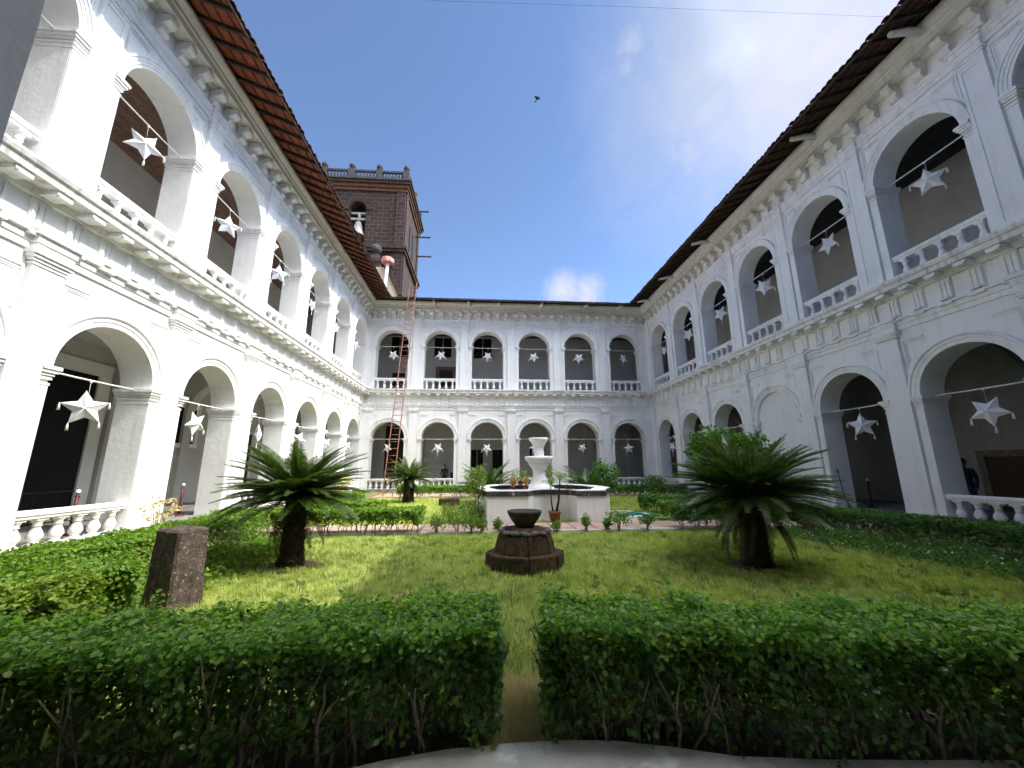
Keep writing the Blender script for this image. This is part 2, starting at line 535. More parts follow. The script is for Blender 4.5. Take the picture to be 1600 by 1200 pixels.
M_POT = noise_mat('terracotta_pot', (0.26, 0.10, 0.055), (0.36, 0.15, 0.085), 8.0, 0.85, 0.2)
M_LADDER = noise_mat('red_painted_ladder', (0.20, 0.085, 0.06), (0.28, 0.13, 0.095), 10.0, 0.7, 0.2, c3=(0.38, 0.24, 0.18), scale3=6.0, lo3=0.55, hi3=0.75)
M_TOWER = block_mat('tower_laterite_block', (0.036, 0.024, 0.022), (0.062, 0.037, 0.031), (0.11, 0.09, 0.08), 0.95, 0.48)
M_TOWER_T = noise_mat('tower_dark_trim', (0.035, 0.026, 0.024), (0.075, 0.05, 0.042), 2.0, 0.95, 0.5, 8)
M_TOWER_R = noise_mat('tower_red_band', (0.085, 0.04, 0.03), (0.14, 0.065, 0.046), 2.5, 0.95, 0.5, 8, c3=(0.08, 0.05, 0.04), scale3=1.2, lo3=0.52, hi3=0.7)
M_TOWER_G = noise_mat('tower_grey_coping', (0.045, 0.045, 0.05), (0.09, 0.085, 0.085), 2.0, 0.9, 0.3)
M_BELL = noise_mat('grey_bell_bronze', (0.26, 0.255, 0.24), (0.36, 0.35, 0.33), 3.0, 0.5)
M_CREAM = noise_mat('cream_gable_paint', (0.52, 0.45, 0.30), (0.62, 0.55, 0.40), 2.0, 0.9, 0.3)
M_PINK = noise_mat('pink_vent_cap', (0.50, 0.25, 0.20), (0.58, 0.32, 0.26), 4.0, 0.8)
M_HOSE = noise_mat('teal_hose_rubber', (0.015, 0.20, 0.17), (0.03, 0.30, 0.25), 8.0, 0.45)
M_MAROON = noise_mat('maroon_post_paint', (0.09, 0.02, 0.018), (0.13, 0.03, 0.026), 8.0, 0.45)
M_BLACK = noise_mat('black_matte', (0.012, 0.012, 0.013), (0.022, 0.022, 0.024), 6.0, 0.7)
M_CLOTH = noise_mat('dark_cloth', (0.014, 0.014, 0.018), (0.03, 0.03, 0.036), 12.0, 0.9)
M_CLOTH_B = noise_mat('navy_cloth', (0.02, 0.026, 0.055), (0.03, 0.04, 0.08), 12.0, 0.9)
M_SKIN = noise_mat('brown_skin', (0.12, 0.065, 0.04), (0.16, 0.09, 0.055), 10.0, 0.6)
M_BLUE = noise_mat('blue_broom_handle', (0.02, 0.04, 0.30), (0.03, 0.06, 0.38), 8.0, 0.5)

# ------------------------------------------------------------------ cloister wings
R_ARCH = 1.25
T_WALL = 0.80
ZS0, ZS1 = 3.81, 11.12          # springing of lower and upper arches
Z_FLOOR0, Z_FLOOR1 = 0.12, 7.56
Z_EAVE, ROOF_K, OVER = 14.2, 0.40, 2.0
CORR = 4.6                      # depth to the inner corridor wall


def arch_wall_mesh(hl, hr, z0, zs, z1, r=R_ARCH, n=24, blank=None):
    """one bay of wall with an arched opening; blank = depth of the filled niche"""
    vs, fs = [], []

    def q(a, b, c, d):
        k = len(vs)
        vs.extend([a, b, c, d])
        fs.append((k, k + 1, k + 2, k + 3))
    t = T_WALL
    arc = [(-r * math.cos(PI * i / n), zs + r * math.sin(PI * i / n)) for i in range(n + 1)]
    for y in (0.0, t):
        q((-hl, y, z0), (-r, y, z0), (-r, y, z1), (-hl, y, z1))
        q((r, y, z0), (hr, y, z0), (hr, y, z1), (r, y, z1))
        for i in range(n):
            q((arc[i][0], y, arc[i][1]), (arc[i + 1][0], y, arc[i + 1][1]), (arc[i + 1][0], y, z1), (arc[i][0], y, z1))
    for x in (-r, r):
        q((x, 0, z0), (x, t, z0), (x, t, zs), (x, 0, zs))
    for i in range(n):
        q((arc[i][0], 0, arc[i][1]), (arc[i][0], t, arc[i][1]), (arc[i + 1][0], t, arc[i + 1][1]), (arc[i + 1][0], 0, arc[i + 1][1]))
    if blank is not None:
        y = blank
        q((-r, y, z0), (r, y, z0), (r, y, zs), (-r, y, zs))
        for i in range(n // 2):
            q((arc[i][0], y, arc[i][1]), (arc[n - i][0], y, arc[n - i][1]), (arc[n - i - 1][0], y, arc[n - i - 1][1]), (arc[i + 1][0], y, arc[i + 1][1]))
    me = bpy.data.meshes.new('arch_wall')
    me.from_pydata(vs, [], fs)
    bm = bmesh.new()
    bm.from_mesh(me)
    bmesh.ops.remove_doubles(bm, verts=bm.verts, dist=1e-5)
    bm.to_mesh(me)
    bm.free()
    return me


def archivolt_mesh(r0, prof, n=28):
    """prof: (radial offset, y) swept round the half circle"""
    vs, fs = [], []
    m = len(prof)
    for i in range(n + 1):
        a = PI * i / n
        for dr, y in prof:
            vs.append((-(r0 + dr) * math.cos(a), y, (r0 + dr) * math.sin(a)))
    for i in range(n):
        for k in range(m - 1):
            fs.append((i * m + k, i * m + k + 1, (i + 1) * m + k + 1, (i + 1) * m + k))
    me = bpy.data.meshes.new('archivolt')
    me.from_pydata(vs, [], fs)
    return me


AV_L = archivolt_mesh(R_ARCH, [(0.004, 0.02), (0.004, -0.035), (0.12, -0.035), (0.125, -0.055), (0.21, -0.06), (0.22, -0.085),
                               (0.25, -0.105), (0.285, -0.105), (0.30, -0.08), (0.31, 0.01)])
AV_U = archivolt_mesh(R_ARCH, [(0.004, 0.02), (0.004, -0.04), (0.08, -0.04), (0.085, -0.06), (0.16, -0.06), (0.165, -0.08),
                               (0.235, -0.08), (0.245, -0.11), (0.29, -0.115), (0.305, -0.08), (0.31, 0.01)])


def impost_mesh(side):
    g = G()
    for z0, z1, e in ((-0.42, -0.37, 0.012), (-0.30, -0.25, 0.022), (-0.22, -0.16, 0.04), (-0.16, -0.09, 0.075), (-0.09, -0.015, 0.105)):
        x0, x1 = R_ARCH - e, R_ARCH + 0.25
        if side < 0: x0, x1 = -x1, -x0
        g.box(x0, x1, -0.03 - e, T_WALL + 0.6 * e, z0, z1)
    return g.mesh('impost')


IMPOST = {-1: impost_mesh(-1), 1: impost_mesh(1)}


def strip_mesh(side, h):
    """narrow raised strip that carries the impost, beside the opening"""
    x0, x1 = R_ARCH + 0.004, R_ARCH + 0.235
    if side < 0: x0, x1 = -x1, -x0
    return G().box(x0, x1, -0.03, 0.02, 0, h).mesh('jamb_strip')


STRIP = {(s, k): strip_mesh(s, h) for s in (-1, 1) for k, h in ((0, ZS0 - 0.43 - 0.12), (1, ZS1 - 0.43 - 7.57))}


def pilaster_mesh(w, z0, z1, proud, panel):
    g = G()
    h = w / 2
    if panel:
        e = 0.085
        g.box(-h, h, -proud + 0.025, 0.03, z0, z1)
        g.box(-h + 0.001, -h + e, -proud, 0, z0 + 0.001, z1)
        g.box(h - e, h - 0.001, -proud, 0, z0 + 0.001, z1)
        g.box(-h + e, h - e, -proud + 0.001, 0, z1 - 0.25, z1 - 0.001)
        g.box(-h + e, h - e, -proud + 0.001, 0, z0 + 0.001, z0 + 0.3)
    else:
        g.box(-h, h, -proud, 0.03, z0, z1)
        g.box(-h - 0.03, h + 0.03, -proud - 0.03, 0.03, z0, z0 + 0.3)
    return g.mesh('pilaster')


PIL = [pilaster_mesh(0.62, 0.10, 5.72, 0.11, False), pilaster_mesh(0.60, 7.565, 12.74, 0.10, True)]


def capital_mesh(k):
    g = G()
    if k == 0:
        rows = ((5.69, 5.74, 0.02), (5.76, 5.83, 0.04), (5.83, 5.90, 0.075), (5.90, 5.985, 0.11), (5.985, 6.13, 0.06), (6.13, 6.29, 0.085), (6.29, 6.385, 0.14))
        h, pr = 0.31, 0.11
    else:
        rows = ((12.60, 12.64, 0.02), (12.73, 12.80, 0.03), (12.80, 12.905, 0.065), (12.905, 13.06, 0.03), (13.06, 13.22, 0.055), (13.22, 13.325, 0.10))
        h, pr = 0.30, 0.10
    for z0, z1, e in rows:
        g.box(-h - e, h + e, -pr - e, 0.03, z0, z1)
    return g.mesh('capital')


CAP = [capital_mesh(0), capital_mesh(1)]
RAIL_OFF = 0.18


def baluster_mesh(h, fat):
    g = G()
    f = fat
    g.box(-0.095 * f, 0.095 * f, -0.095, 0.095, 0, 0.08 * h)
    prof = [(0.09, 0.08), (0.06, 0.13), (0.085, 0.20), (0.115, 0.32), (0.10, 0.45), (0.065, 0.60), (0.055, 0.68), (0.08, 0.71), (0.06, 0.75), (0.075, 0.84), (0.095, 0.91)]
    g.lathe([(r * f, z * h) for r, z in prof], 10, caps=False)
    g.box(-0.10 * f, 0.10 * f, -0.10, 0.10, 0.91 * h, h)
    return g.mesh('baluster')


BAL_U = baluster_mesh(0.70, 1.0)
BAL_L = baluster_mesh(0.56, 1.15)


def make_rail(h0, h1, w):
    g = G()
    x = R_ARCH - 0.003
    g.ext_x([(-w, h0 + 0.05), (-w - 0.03, h0 + 0.07), (-w - 0.03, h1 - 0.03), (-w + 0.02, h1), (w - 0.02, h1), (w + 0.03, h1 - 0.03), (w + 0.03, h0 + 0.07), (w, h0 + 0.05), (w, h0), (-w, h0)], -x, x)
    return g.mesh('rail')


RAIL_U = make_rail(8.27, 8.475, 0.11)
RAIL_L = make_rail(0.70, 0.86, 0.13)
SILL_L = G().box(-R_ARCH + 0.003, R_ARCH - 0.003, -0.14, 0.14, 0.0, 0.14).mesh('sill')

MODILLION = G().ext_x([(0.02, 13.31), (-0.10, 13.32), (-0.20, 13.35), (-0.245, 13.42), (-0.235, 13.50), (-0.19, 13.55), (-0.20, 13.61), (-0.33, 13.65), (-0.41, 13.72),
                       (-0.43, 13.80), (-0.42, 13.895), (0.02, 13.895)], -0.14, 0.14).mesh('modillion')
_g = G().ext_x([(0.02, 7.09), (-0.11, 7.09), (-0.46, 7.12), (-0.46, 7.195), (0.02, 7.195)], -0.15, 0.15)
_g.box(-0.12, 0.12, -0.49, -0.40, 7.07, 7.118)
MUTULE = _g.mesh('mutule')
_g = G().box(-0.17, 0.17, -0.05, 0.02, 6.42, 7.05)
for _x in (-0.115, 0.0, 0.115):
    _g.box(_x - 0.038, _x + 0.038, -0.075, 0.0, 6.43, 6.98)
_g.box(-0.18, 0.18, -0.18, -0.02, 6.24, 6.287)
_g.ext_x([(-0.05, 6.385), (-0.19, 6.385), (-0.19, 6.41), (-0.05, 6.50)], -0.10, 0.10)
TRIGLYPH = _g.mesh('triglyph')


def spandrel_mesh(side, hb, zt, zlow, pil):
    """moulded frame in the corner between arch, pilaster and architrave"""
    g = G()
    xo = hb - pil - 0.05
    for a, b, d in ((0.0, 0.045, 0.035), (0.08, 0.105, 0.022), (0.125, 0.145, 0.015)):
        ln = 0.62 + a * 0.5
        x0, x1 = xo - ln, xo - a * 0.6
        g.box(*((x0, x1) if side > 0 else (-x1, -x0)), -d, 0.01, zt - b, zt - a)
        x0, x1 = xo - b * 0.9, xo - a * 0.9
        g.box(*((x0, x1) if side > 0 else (-x1, -x0)), -d + 0.002, 0.01, zlow + a, zt - b - 0.002)
    return g.mesh('spandrel_moulding')


TILE = G()
for _i in range(6):
    _a0, _a1 = PI * _i / 6, PI * (_i + 1) / 6
    _p = []
    for _y, _r in ((-0.09, 0.115), (0.42, 0.10)):
        for _a in (_a0, _a1):
            _p.append((_r * math.cos(_a), _y, _r * 0.62 * math.sin(_a) + ROOF_K * (_y + 0.0)))
            _p.append(((_r - 0.022) * math.cos(_a), _y, (_r - 0.022) * 0.62 * math.sin(_a) + ROOF_K * _y))
    TILE.add(_p, [(0, 2, 6, 4), (1, 5, 7, 3), (0, 1, 3, 2), (4, 6, 7, 5)], False)
TILE = TILE.mesh('roof_tile')

star_spots = []


def rib_mesh():
    if 'RIB' not in MATS:
        y0, y1, zs, zt, n = T_WALL - 0.02, CORR + 0.01, 4.0, 6.02, 16
        r, cy = (y1 - y0) / 2 - 0.16, (y0 + y1) / 2
        g = G()
        for i in range(n):
            a0, a1 = PI * i / n, PI * (i + 1) / n
            p0, p1 = (cy - r * math.cos(a0), zs + r * math.sin(a0)), (cy - r * math.cos(a1), zs + r * math.sin(a1))
            g.add([(x, y, z) for x in (-0.24, 0.24) for y, z in (p0, p1, (p1[0], zt), (p0[0], zt))], [(0, 1, 2, 3), (7, 6, 5, 4), (0, 4, 5, 1)])
        for a, b in ((y0, y0 + 0.17), (y1 - 0.17, y1)):
            g.box(-0.24, 0.24, a, b, 0.1, zt)
        MATS['RIB'] = g.mesh('vault_rib')
    return MATS['RIB'].copy()



def rough_wall(me):
    """hand-worn plaster: the jamb edges wander by a centimetre or two"""
    bm = bmesh.new()
    bm.from_mesh(me)
    for _ in range(3):
        bmesh.ops.subdivide_edges(bm, edges=[e for e in bm.edges if e.calc_length() > 0.12], cuts=1, use_grid_fill=True)
    for v in bm.verts:
        if abs(v.co.x) < 1.8:
            v.co.x += 0.022 * mnoise.noise(v.co * 3.0) + 0.013 * mnoise.noise(v.co * 11.0)
            v.co.y += 0.012 * mnoise.noise(v.co * 6.0 + Vector((9, 0, 0)))
    bm.to_mesh(me)
    bm.free()
    return me



def roofz(y, d=0.0):
    return Z_EAVE + ROOF_K * (y + 2.0) - d


def build_wing(loc, rz, centers, bw, xs, xe, ext0, ext1, label, lower_open=(), blank=(), key='', detail=True, brackets=(), plank_mat=None, dz=0.0, tile_mat=None, low_mat=None):
    OVER = 2.0 if detail else 1.3
    ze = Z_EAVE + ROOF_K * (2.0 - OVER)
    w = thing('cloister_wing', label, 'building', (loc[0], loc[1], dz), rz, 'wings of the cloister')
    w['group'] = 'wings of the cloister'
    hb = bw / 2
    n = len(centers)
    lo_c, hi_c = min(centers), max(centers)
    base = arch_wall_mesh(hb, hb, 0.0, ZS0, Z_FLOOR1)
    upper = arch_wall_mesh(hb, hb, Z_FLOOR1, ZS1, 14.66)
    for m in (base, upper): m.materials.append(M_WHITE)
    sp_me = {(s, k): spandrel_mesh(s, hb, zt, zl, 0.31) for s in (-1, 1) for k, zt, zl in ((0, 5.64, 4.75), (1, 12.76, 11.9))}
    rod = G().tube([(-R_ARCH - 0.02, 0.35, 0), (-0.4, 0.35, -0.012), (0.4, 0.35, -0.012), (R_ARCH + 0.02, 0.35, 0)], 0.022, 6).mesh('tie_rod')
    for i, c in enumerate(centers):
        # ends of the row are filled up to the corners
        for k in (0, 1):
            me = base if k == 0 else upper
            hl = hb if abs(c - lo_c) > 0.01 else c - xs
            hr = hb if abs(c - hi_c) > 0.01 else xe - c
            z0, zs, z1 = ((0.0, ZS0, Z_FLOOR1), (Z_FLOOR1, ZS1, 14.66))[k]
            bl = 0.10 if (k == 0 and i in blank) else None
            if abs(hl - hb) > 0.003 or abs(hr - hb) > 0.003 or bl:
                me = arch_wall_mesh(hl, hr, z0, zs, z1, blank=bl)
            if not detail and abs(c) < 1 and k == 0:
                me = rough_wall(arch_wall_mesh(hl, hr, z0, zs, z1))
            part('arch_wall', me, M_WHITE, w, (c, 0, 0))
            if not detail and (abs(c) > 5.5 or (abs(c) < 1 and k == 0)):
                continue
            part('archivolt', (AV_L, AV_U)[k], M_TRIM, w, (c, 0, zs))
            for s in (-1, 1):
                part('impost', IMPOST[s], M_TRIM, w, (c, 0, zs))
                part('jamb_strip', STRIP[(s, k)], M_WHITE, w, (c, 0, (0.12, 7.57)[k]))
                part('spandrel_moulding', sp_me[(s, k)], M_TRIM, w, (c, 0, 0))
            if not detail:
                continue
            if not bl:
                part('tie_rod', rod, M_PIPE, w, (c, 0, zs - 0.03))
                star_spots.append((key, i, k, w, c, zs - 0.03))
            # balustrade
            if k == 1 or (i not in lower_open and not bl):
                b = part('rail', (RAIL_L, RAIL_U)[k], M_TRIM, w, (c, RAIL_OFF, 0))
                nb = 6 if k == 0 else 5
                for j in range(nb):
                    x = -R_ARCH + (j + 0.5) * 2 * R_ARCH / nb
                    part('baluster', (BAL_L, BAL_U)[k], M_TRIM, b, (x, 0, (0.14, 7.572)[k]))
                if k == 0:
                    part('sill', SILL_L, M_TRIM, b)
    # pilasters stand between the bays
    for j in range(n + 1):
        c = lo_c - hb + j * bw
        c = min(max(c, xs + 0.34), xe - 0.34)
        if not detail and abs(c) > 6: continue
        for k in (0, 1):
            part('pilaster', PIL[k], M_WHITE, w, (c, 0, 0))
            part('capital', CAP[k], M_TRIM, w, (c, 0, 0))
    G().ext_x([(0.02, 5.98), (-0.05, 5.98), (-0.05, 6.12), (-0.08, 6.14), (-0.08, 6.28), (-0.15, 6.30), (-0.15, 6.36), (0.02, 6.38)], xs, xe).part('architrave', M_TRIM, w)
    G().ext_x([(0.02, 7.04), (-0.10, 7.05), (-0.14, 7.14), (-0.16, 7.20), (-0.50, 7.21), (-0.51, 7.34), (-0.56, 7.38), (-0.585, 7.46), (-0.57, 7.52), (0.02, 7.555)], xs, xe).part('ledge', M_LEDGE, w)
    G().ext_x([(0.02, 12.90), (-0.05, 12.90), (-0.05, 13.05), (-0.08, 13.07), (-0.08, 13.20), (-0.13, 13.23), (-0.13, 13.30), (0.02, 13.32)], xs, xe).part('upper_architrave', M_TRIM, w)
    G().ext_x([(0.02, 13.90), (-0.12, 13.90), (-0.16, 13.96), (-0.46, 13.97), (-0.46, 14.18), (-0.50, 14.22), (-0.50, 14.31), (-0.56, 14.38), (-0.62, 14.48), (-0.62, 14.60), (0.02, 14.65)], xs, xe).part('cornice', M_CORN, w)
    if detail:
        pitch = bw / 5
        m = int((xe - xs - 0.5) / pitch)
        off = lo_c - hb + pitch / 2
        k0 = -int((off - xs - 0.2) / pitch)
        x = off + k0 * pitch
        while x < xe - 0.2:
            if x > xs + 0.2:
                part('modillion', MODILLION, M_CORN, w, (x, 0, 0))
                part('mutule', MUTULE, M_TRIM, w, (x, 0, 0))
                part('triglyph', TRIGLYPH, M_TRIM, w, (x, 0, 0))
            x += pitch
    # inside: corridor wall, floors, ceiling boards
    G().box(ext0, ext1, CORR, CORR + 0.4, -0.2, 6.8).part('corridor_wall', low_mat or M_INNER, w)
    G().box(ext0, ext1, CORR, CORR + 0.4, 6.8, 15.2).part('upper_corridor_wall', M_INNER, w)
    if detail:
        # transverse ribs carry the corridor vault at every pier
        rib = rib_mesh()
        for j in range(n + 1):
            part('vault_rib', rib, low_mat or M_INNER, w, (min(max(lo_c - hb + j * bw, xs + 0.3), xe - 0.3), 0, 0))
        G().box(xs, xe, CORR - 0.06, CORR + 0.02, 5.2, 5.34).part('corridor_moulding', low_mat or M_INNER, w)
        G().box(xs, xe, CORR - 0.045, CORR + 0.02, 8.62, 8.70).part('dado_rail', M_INNER, w)
    G().box(ext0, ext1, 0.03, CORR - 0.003, -0.3, Z_FLOOR0).part('corridor_floor', M_FLOOR, w)
    G().box(ext0, ext1, 0.03, CORR - 0.003, 6.0, Z_FLOOR1 + 0.004).part('upper_floor', M_INNER, w)
    npl = 9
    pw = (CORR - T_WALL - 0.01) / npl
    for j in range(npl):
        y0 = T_WALL + 0.005 + j * pw
        G().box(ext0 + 0.05, ext1 - 0.05, y0 + 0.012, y0 + pw - 0.012, 13.42, 13.47).part('ceiling_plank', plank_mat or M_CEILWOOD, w)
    G().box(ext0 + 0.05, ext1 - 0.05, T_WALL + 0.01, CORR - 0.01, 13.46, 13.60).part('ceiling_deck', M_RAFTER, w)
    # roof: sheet with mitred ends, rafters, eave tiles
    y0, y1 = -OVER, 5.2
    g = G()
    t = 0.045
    a, b = xs - y0, xe + y0
    c_, d_ = xs - y1, xe + y1
    g.hull8([(a, y0, roofz(y0)), (b, y0, roofz(y0)), (d_, y1, roofz(y1)), (c_, y1, roofz(y1)),
             (a, y0, roofz(y0, -t)), (b, y0, roofz(y0, -t)), (d_, y1, roofz(y1, -t)), (c_, y1, roofz(y1, -t))])
    y2 = 11.5
    g.hull8([(c_, y1, roofz(y1)), (d_, y1, roofz(y1)), (d_, y2, roofz(y1) - 2.4), (c_, y2, roofz(y1) - 2.4),
             (c_, y1, roofz(y1, -t)), (d_, y1, roofz(y1, -t)), (d_, y2, roofz(y1) - 2.4 + t), (c_, y2, roofz(y1) - 2.4 + t)])
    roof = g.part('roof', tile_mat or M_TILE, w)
    x = xs + OVER + 0.25
    while x < xe - OVER - 0.1:
        rg = G()
        for_y0, for_y1 = -OVER + 0.04, 0.3
        rg.hull8([(-0.045, for_y0, roofz(for_y0, 0.13)), (0.045, for_y0, roofz(for_y0, 0.13)), (0.045, for_y1, roofz(for_y1, 0.13)), (-0.045, for_y1, roofz(for_y1, 0.13)),
                  (-0.045, for_y0, roofz(for_y0, 0.003)), (0.045, for_y0, roofz(for_y0, 0.003)), (0.045, for_y1, roofz(for_y1, 0.003)), (-0.045, for_y1, roofz(for_y1, 0.003))])
        rk = 'RAFT%.1f' % OVER
        if rk not in MATS:
            MATS[rk] = rg.mesh('rafter')
        part('rafter', MATS[rk], M_RAFTER, roof, (x, 0, 0))
        x += 0.62
    # short jack rafters in the corner valleys
    for s, xc in ((1, xs), (-1, xe)):
        for k in range(3):
            yy = -OVER + 0.45 + 0.5 * k
            x = xc + s * (OVER - 0.2 - 0.5 * k)
            if yy < -0.3:
                G().hull8([(x - 0.04, yy, roofz(yy, 0.13)), (x + 0.04, yy, roofz(yy, 0.13)), (x + 0.04, 0.3, roofz(0.3, 0.13)), (x - 0.04, 0.3, roofz(0.3, 0.13)),
                           (x - 0.04, yy, roofz(yy, 0.003)), (x + 0.04, yy, roofz(yy, 0.003)), (x + 0.04, 0.3, roofz(0.3, 0.003)), (x - 0.04, 0.3, roofz(0.3, 0.003))]).part('rafter', M_RAFTER, roof)
    for yb in ((-1.72, -1.35, -0.98) if detail else (-0.9,)):
        z = roofz(yb)
        G().ext_x([(yb - 0.025, z - 0.04), (yb + 0.025, z - 0.03), (yb + 0.025, z + 0.0), (yb - 0.025, z - 0.01)], xs - yb, xe + yb).part('batten', M_RAFTER, roof)
    G().box(xs + OVER, xe - OVER, -OVER - 0.02, -OVER + 0.03, ze - 0.07, ze + 0.02).part('eave_board', M_RAFTER, roof)
    x = xs + OVER + 0.1
    while x < xe - OVER and detail:
        part('roof_tile', TILE, M_TILE_DARK, roof, (x, -OVER + random.uniform(-0.03, 0.03), Z_EAVE + 0.045 + random.uniform(-0.008, 0.010)), (0, random.uniform(-0.04, 0.04), random.uniform(-0.03, 0.03)))
        x += 0.232
    for x in brackets:
        g = G()
        g.tube([(0, -0.40, 14.42), (0, -1.0, 14.38), (0, -1.55, 14.22)], [0.13, 0.11, 0.085], 8)
        g.part('eave_bracket', M_CORN, w, loc=(x, 0, 0))
    return w


L_X, R_X, B_Y, F_Y = -9.06, 13.49, 30.0, 0.55
left = build_wing((L_X, 0, 0), PI / 2, [28.09 - 3.64 * i for i in range(8)], 3.64, F_Y, B_Y, -4.4, 34.6,
                  'sunlit white arcaded cloister wing on the left with red tiled eaves', lower_open=(4,), key='L', dz=0.0)
back = build_wing((0, B_Y, 0), 0.0, [-7.127 + 3.732 * i for i in range(6)], 3.732, L_X, R_X, -13.64, 18.06,
                  'white arcaded cloister wing across the far end behind the fountain', key='B', brackets=(-3.9, -1.2, 1.2, 4.6, 8.2, 11.0), dz=0.006, tile_mat=M_TILE_SHADE)
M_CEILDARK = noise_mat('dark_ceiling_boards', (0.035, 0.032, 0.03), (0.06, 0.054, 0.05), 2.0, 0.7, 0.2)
right = build_wing((R_X, B_Y, 0), -PI / 2, [2.18 + 3.645 * i for i in range(8)], 3.645, 0.0, B_Y - F_Y, -4.6, 34.4,
                   'shaded white arcaded cloister wing on the right with dark eaves', lower_open=(4,), blank=(3,), key='R',
                   brackets=(21.7, 17.9, 10.5, 6.2, 2.4), plank_mat=M_CEILDARK, dz=-0.006, tile_mat=M_TILE_SHADE, low_mat=M_INNER_SHADE)
front = build_wing((0, F_Y, 0), PI, [-0.531 + 3.7 * k for k in range(-3, 3)], 3.7, -R_X, -L_X, -18.0, 13.6,
                   'near cloister wing whose grey pier edge stands at the top left corner', key='F', detail=False, dz=0.012)


def opening(wing, x0, x1, z0, z1, mat, frame_mat, fw=0.12, name='window', mull=1, bars=0):
    """door or window on the corridor wall: frame, leaf or pane, mullions"""
    yw = CORR
    g = G()
    g.box(x0 - fw, x0, yw - 0.09, yw + 0.01, z0, z1 + fw)
    g.box(x1, x1 + fw, yw - 0.09, yw + 0.01, z0, z1 + fw)
    g.box(x0, x1, yw - 0.088, yw + 0.01, z1, z1 + fw)
    if name == 'window':
        g.box(x0 - fw, x1 + fw, yw - 0.12, yw + 0.01, z0 - fw, z0)
    o = g.part(name, frame_mat, wing)
    G().box(x0, x1, yw - 0.025, yw + 0.01, z0, z1).part('pane' if name == 'window' else 'leaf', mat, o)
    for k in range(mull):
        x = x0 + (x1 - x0) * (k + 1) / (mull + 1)
        G().box(x - 0.025, x + 0.025, yw - 0.05, yw - 0.024, z0, z1).part('mullion', frame_mat if name == 'window' else M_DARKWOOD, o)
    return o


# back wing openings (local x = world x)
opening(back, -4.46, -2.93, 11.42, 13.30, M_VOID, M_INNER)
opening(back, -8.31, -6.82, 11.41, 13.30, M_VOID, M_INNER)
opening(back, -0.89, 0.73, 11.39, 13.30, M_VOID, M_INNER)
opening(back, -3.95, -2.75, 7.57, 10.25, M_DARKWOOD, M_STONEFRAME, 0.32, 'door')
opening(back, -8.10, -6.95, 7.57, 9.95, M_DARKWOOD, M_INNER, 0.2, 'door')
opening(back, -8.35, -6.75, 0.13, 5.5, M_DARKWOOD, M_INNER, 0.2, 'door', 3)
opening(back, -0.97, 0.07, 1.6, 3.15, M_VOID, M_INNER, 0.1)
opening(back, 0.87, 1.92, 0.13, 3.14, M_VOID, M_INNER, 0.12, 'door')
opening(back, 4.14, 4.50, 2.4, 3.3, M_VOID, M_INNER, 0.06, mull=0)
# left wing openings (local x = world y)
opening(left, 11.4, 14.55, 0.13, 4.9, M_VOID, M_WHITE, 0.45, 'door', 1)  # leaf blackened to stand for the unlit room behind
opening(left, 18.2, 19.6, 2.8, 4.4, M_VOID, M_WHITE, 0.2)
opening(left, 23.0, 24.3, 0.13, 3.6, M_DARKWOOD, M_WHITE, 0.2, 'door')
opening(left, 27.4, 28.9, 2.4, 4.2, M_VOID, M_WHITE, 0.2)
# right wing openings (local x = 30 - world y)
opening(right, 17.05, 19.2, 0.13, 1.98, M_DARKWOOD, M_STONEFRAME, 0.22, 'door', 1)
opening(right, 22.2, 23.6, 8.7, 11.0, M_VOID, M_INNER, 0.15)

# ------------------------------------------------------------------ ground, lawns, path
def structure(o):
    return tag(o, kind='structure')


gnd = G()
gnd.add([(-400, -400, -0.02), (400, -400, -0.02), (400, 400, -0.02), (-400, 400, -0.02)], [(0, 1, 2, 3)])
structure(gnd.part('ground', M_GROUND))
slab = [(-0.95, 0.56), (-0.95, 2.2), (-0.88, 2.46), (-0.72, 2.57), (-0.53, 2.62), (-0.18, 2.68), (0.2, 2.70), (0.5, 2.70), (0.81, 2.67), (1.13, 2.59), (1.45, 2.49), (1.97, 2.42), (3.02, 2.33), (5.0, 2.2), (5.0, 0.56)]
structure(G().prism(slab, -0.05, 0.10).part('doorstep_apron', M_CONC, bevel=0.012))
soil = [(-9.0, 2.2), (-1.0, 2.45), (0.2, 2.72), (1.5, 2.45), (5.2, 2.1), (9.5, 2.0), (9.5, 3.0), (3.0, 3.0), (0.42, 3.25), (0.1, 3.3), (-3.0, 3.45), (-9.0, 3.4)]
structure(G().prism(soil, -0.06, 0.006).part('hedge_bed', M_SOIL))
path = structure(G().box(-8.9, 13.3, 10.72, 12.25, -0.06, 0.012).part('path', M_SOIL))
PAVER = G().box(-0.285, 0.285, -0.235, 0.235, -0.03, 0.0).mesh('paver', 0.008)
x = -8.55
while x < 13.1:
    for j in range(3):
        part('paver', PAVER, M_PAVER, path, (x, 10.98 + 0.5 * j, 0.05 + random.uniform(-0.004, 0.004)), (random.uniform(-0.01, 0.01), random.uniform(-0.01, 0.01), random.uniform(-0.012, 0.012)))
    x += 0.6
structure(G().box(-8.9, 13.3, 10.60, 10.70, -0.05, 0.075).part('path_kerb', M_CONC, bevel=0.01))
structure(G().box(-6.3, 11.5, 23.6, 26.4, -0.05, 0.03).part('back_walk', M_PAVER))


# ------------------------------------------------------------------ vegetation helpers
def rand_rot(n, up_bias):
    """unit normals with upward bias and a random in-plane direction"""
    nrm = rng.normal(size=(n, 3))
    nrm[:, 2] += up_bias
    nrm /= np.linalg.norm(nrm, axis=1)[:, None]
    t = rng.normal(size=(n, 3))
    t -= (t * nrm).sum(1)[:, None] * nrm
    t /= np.linalg.norm(t, axis=1)[:, None]
    return nrm, t, np.cross(nrm, t)


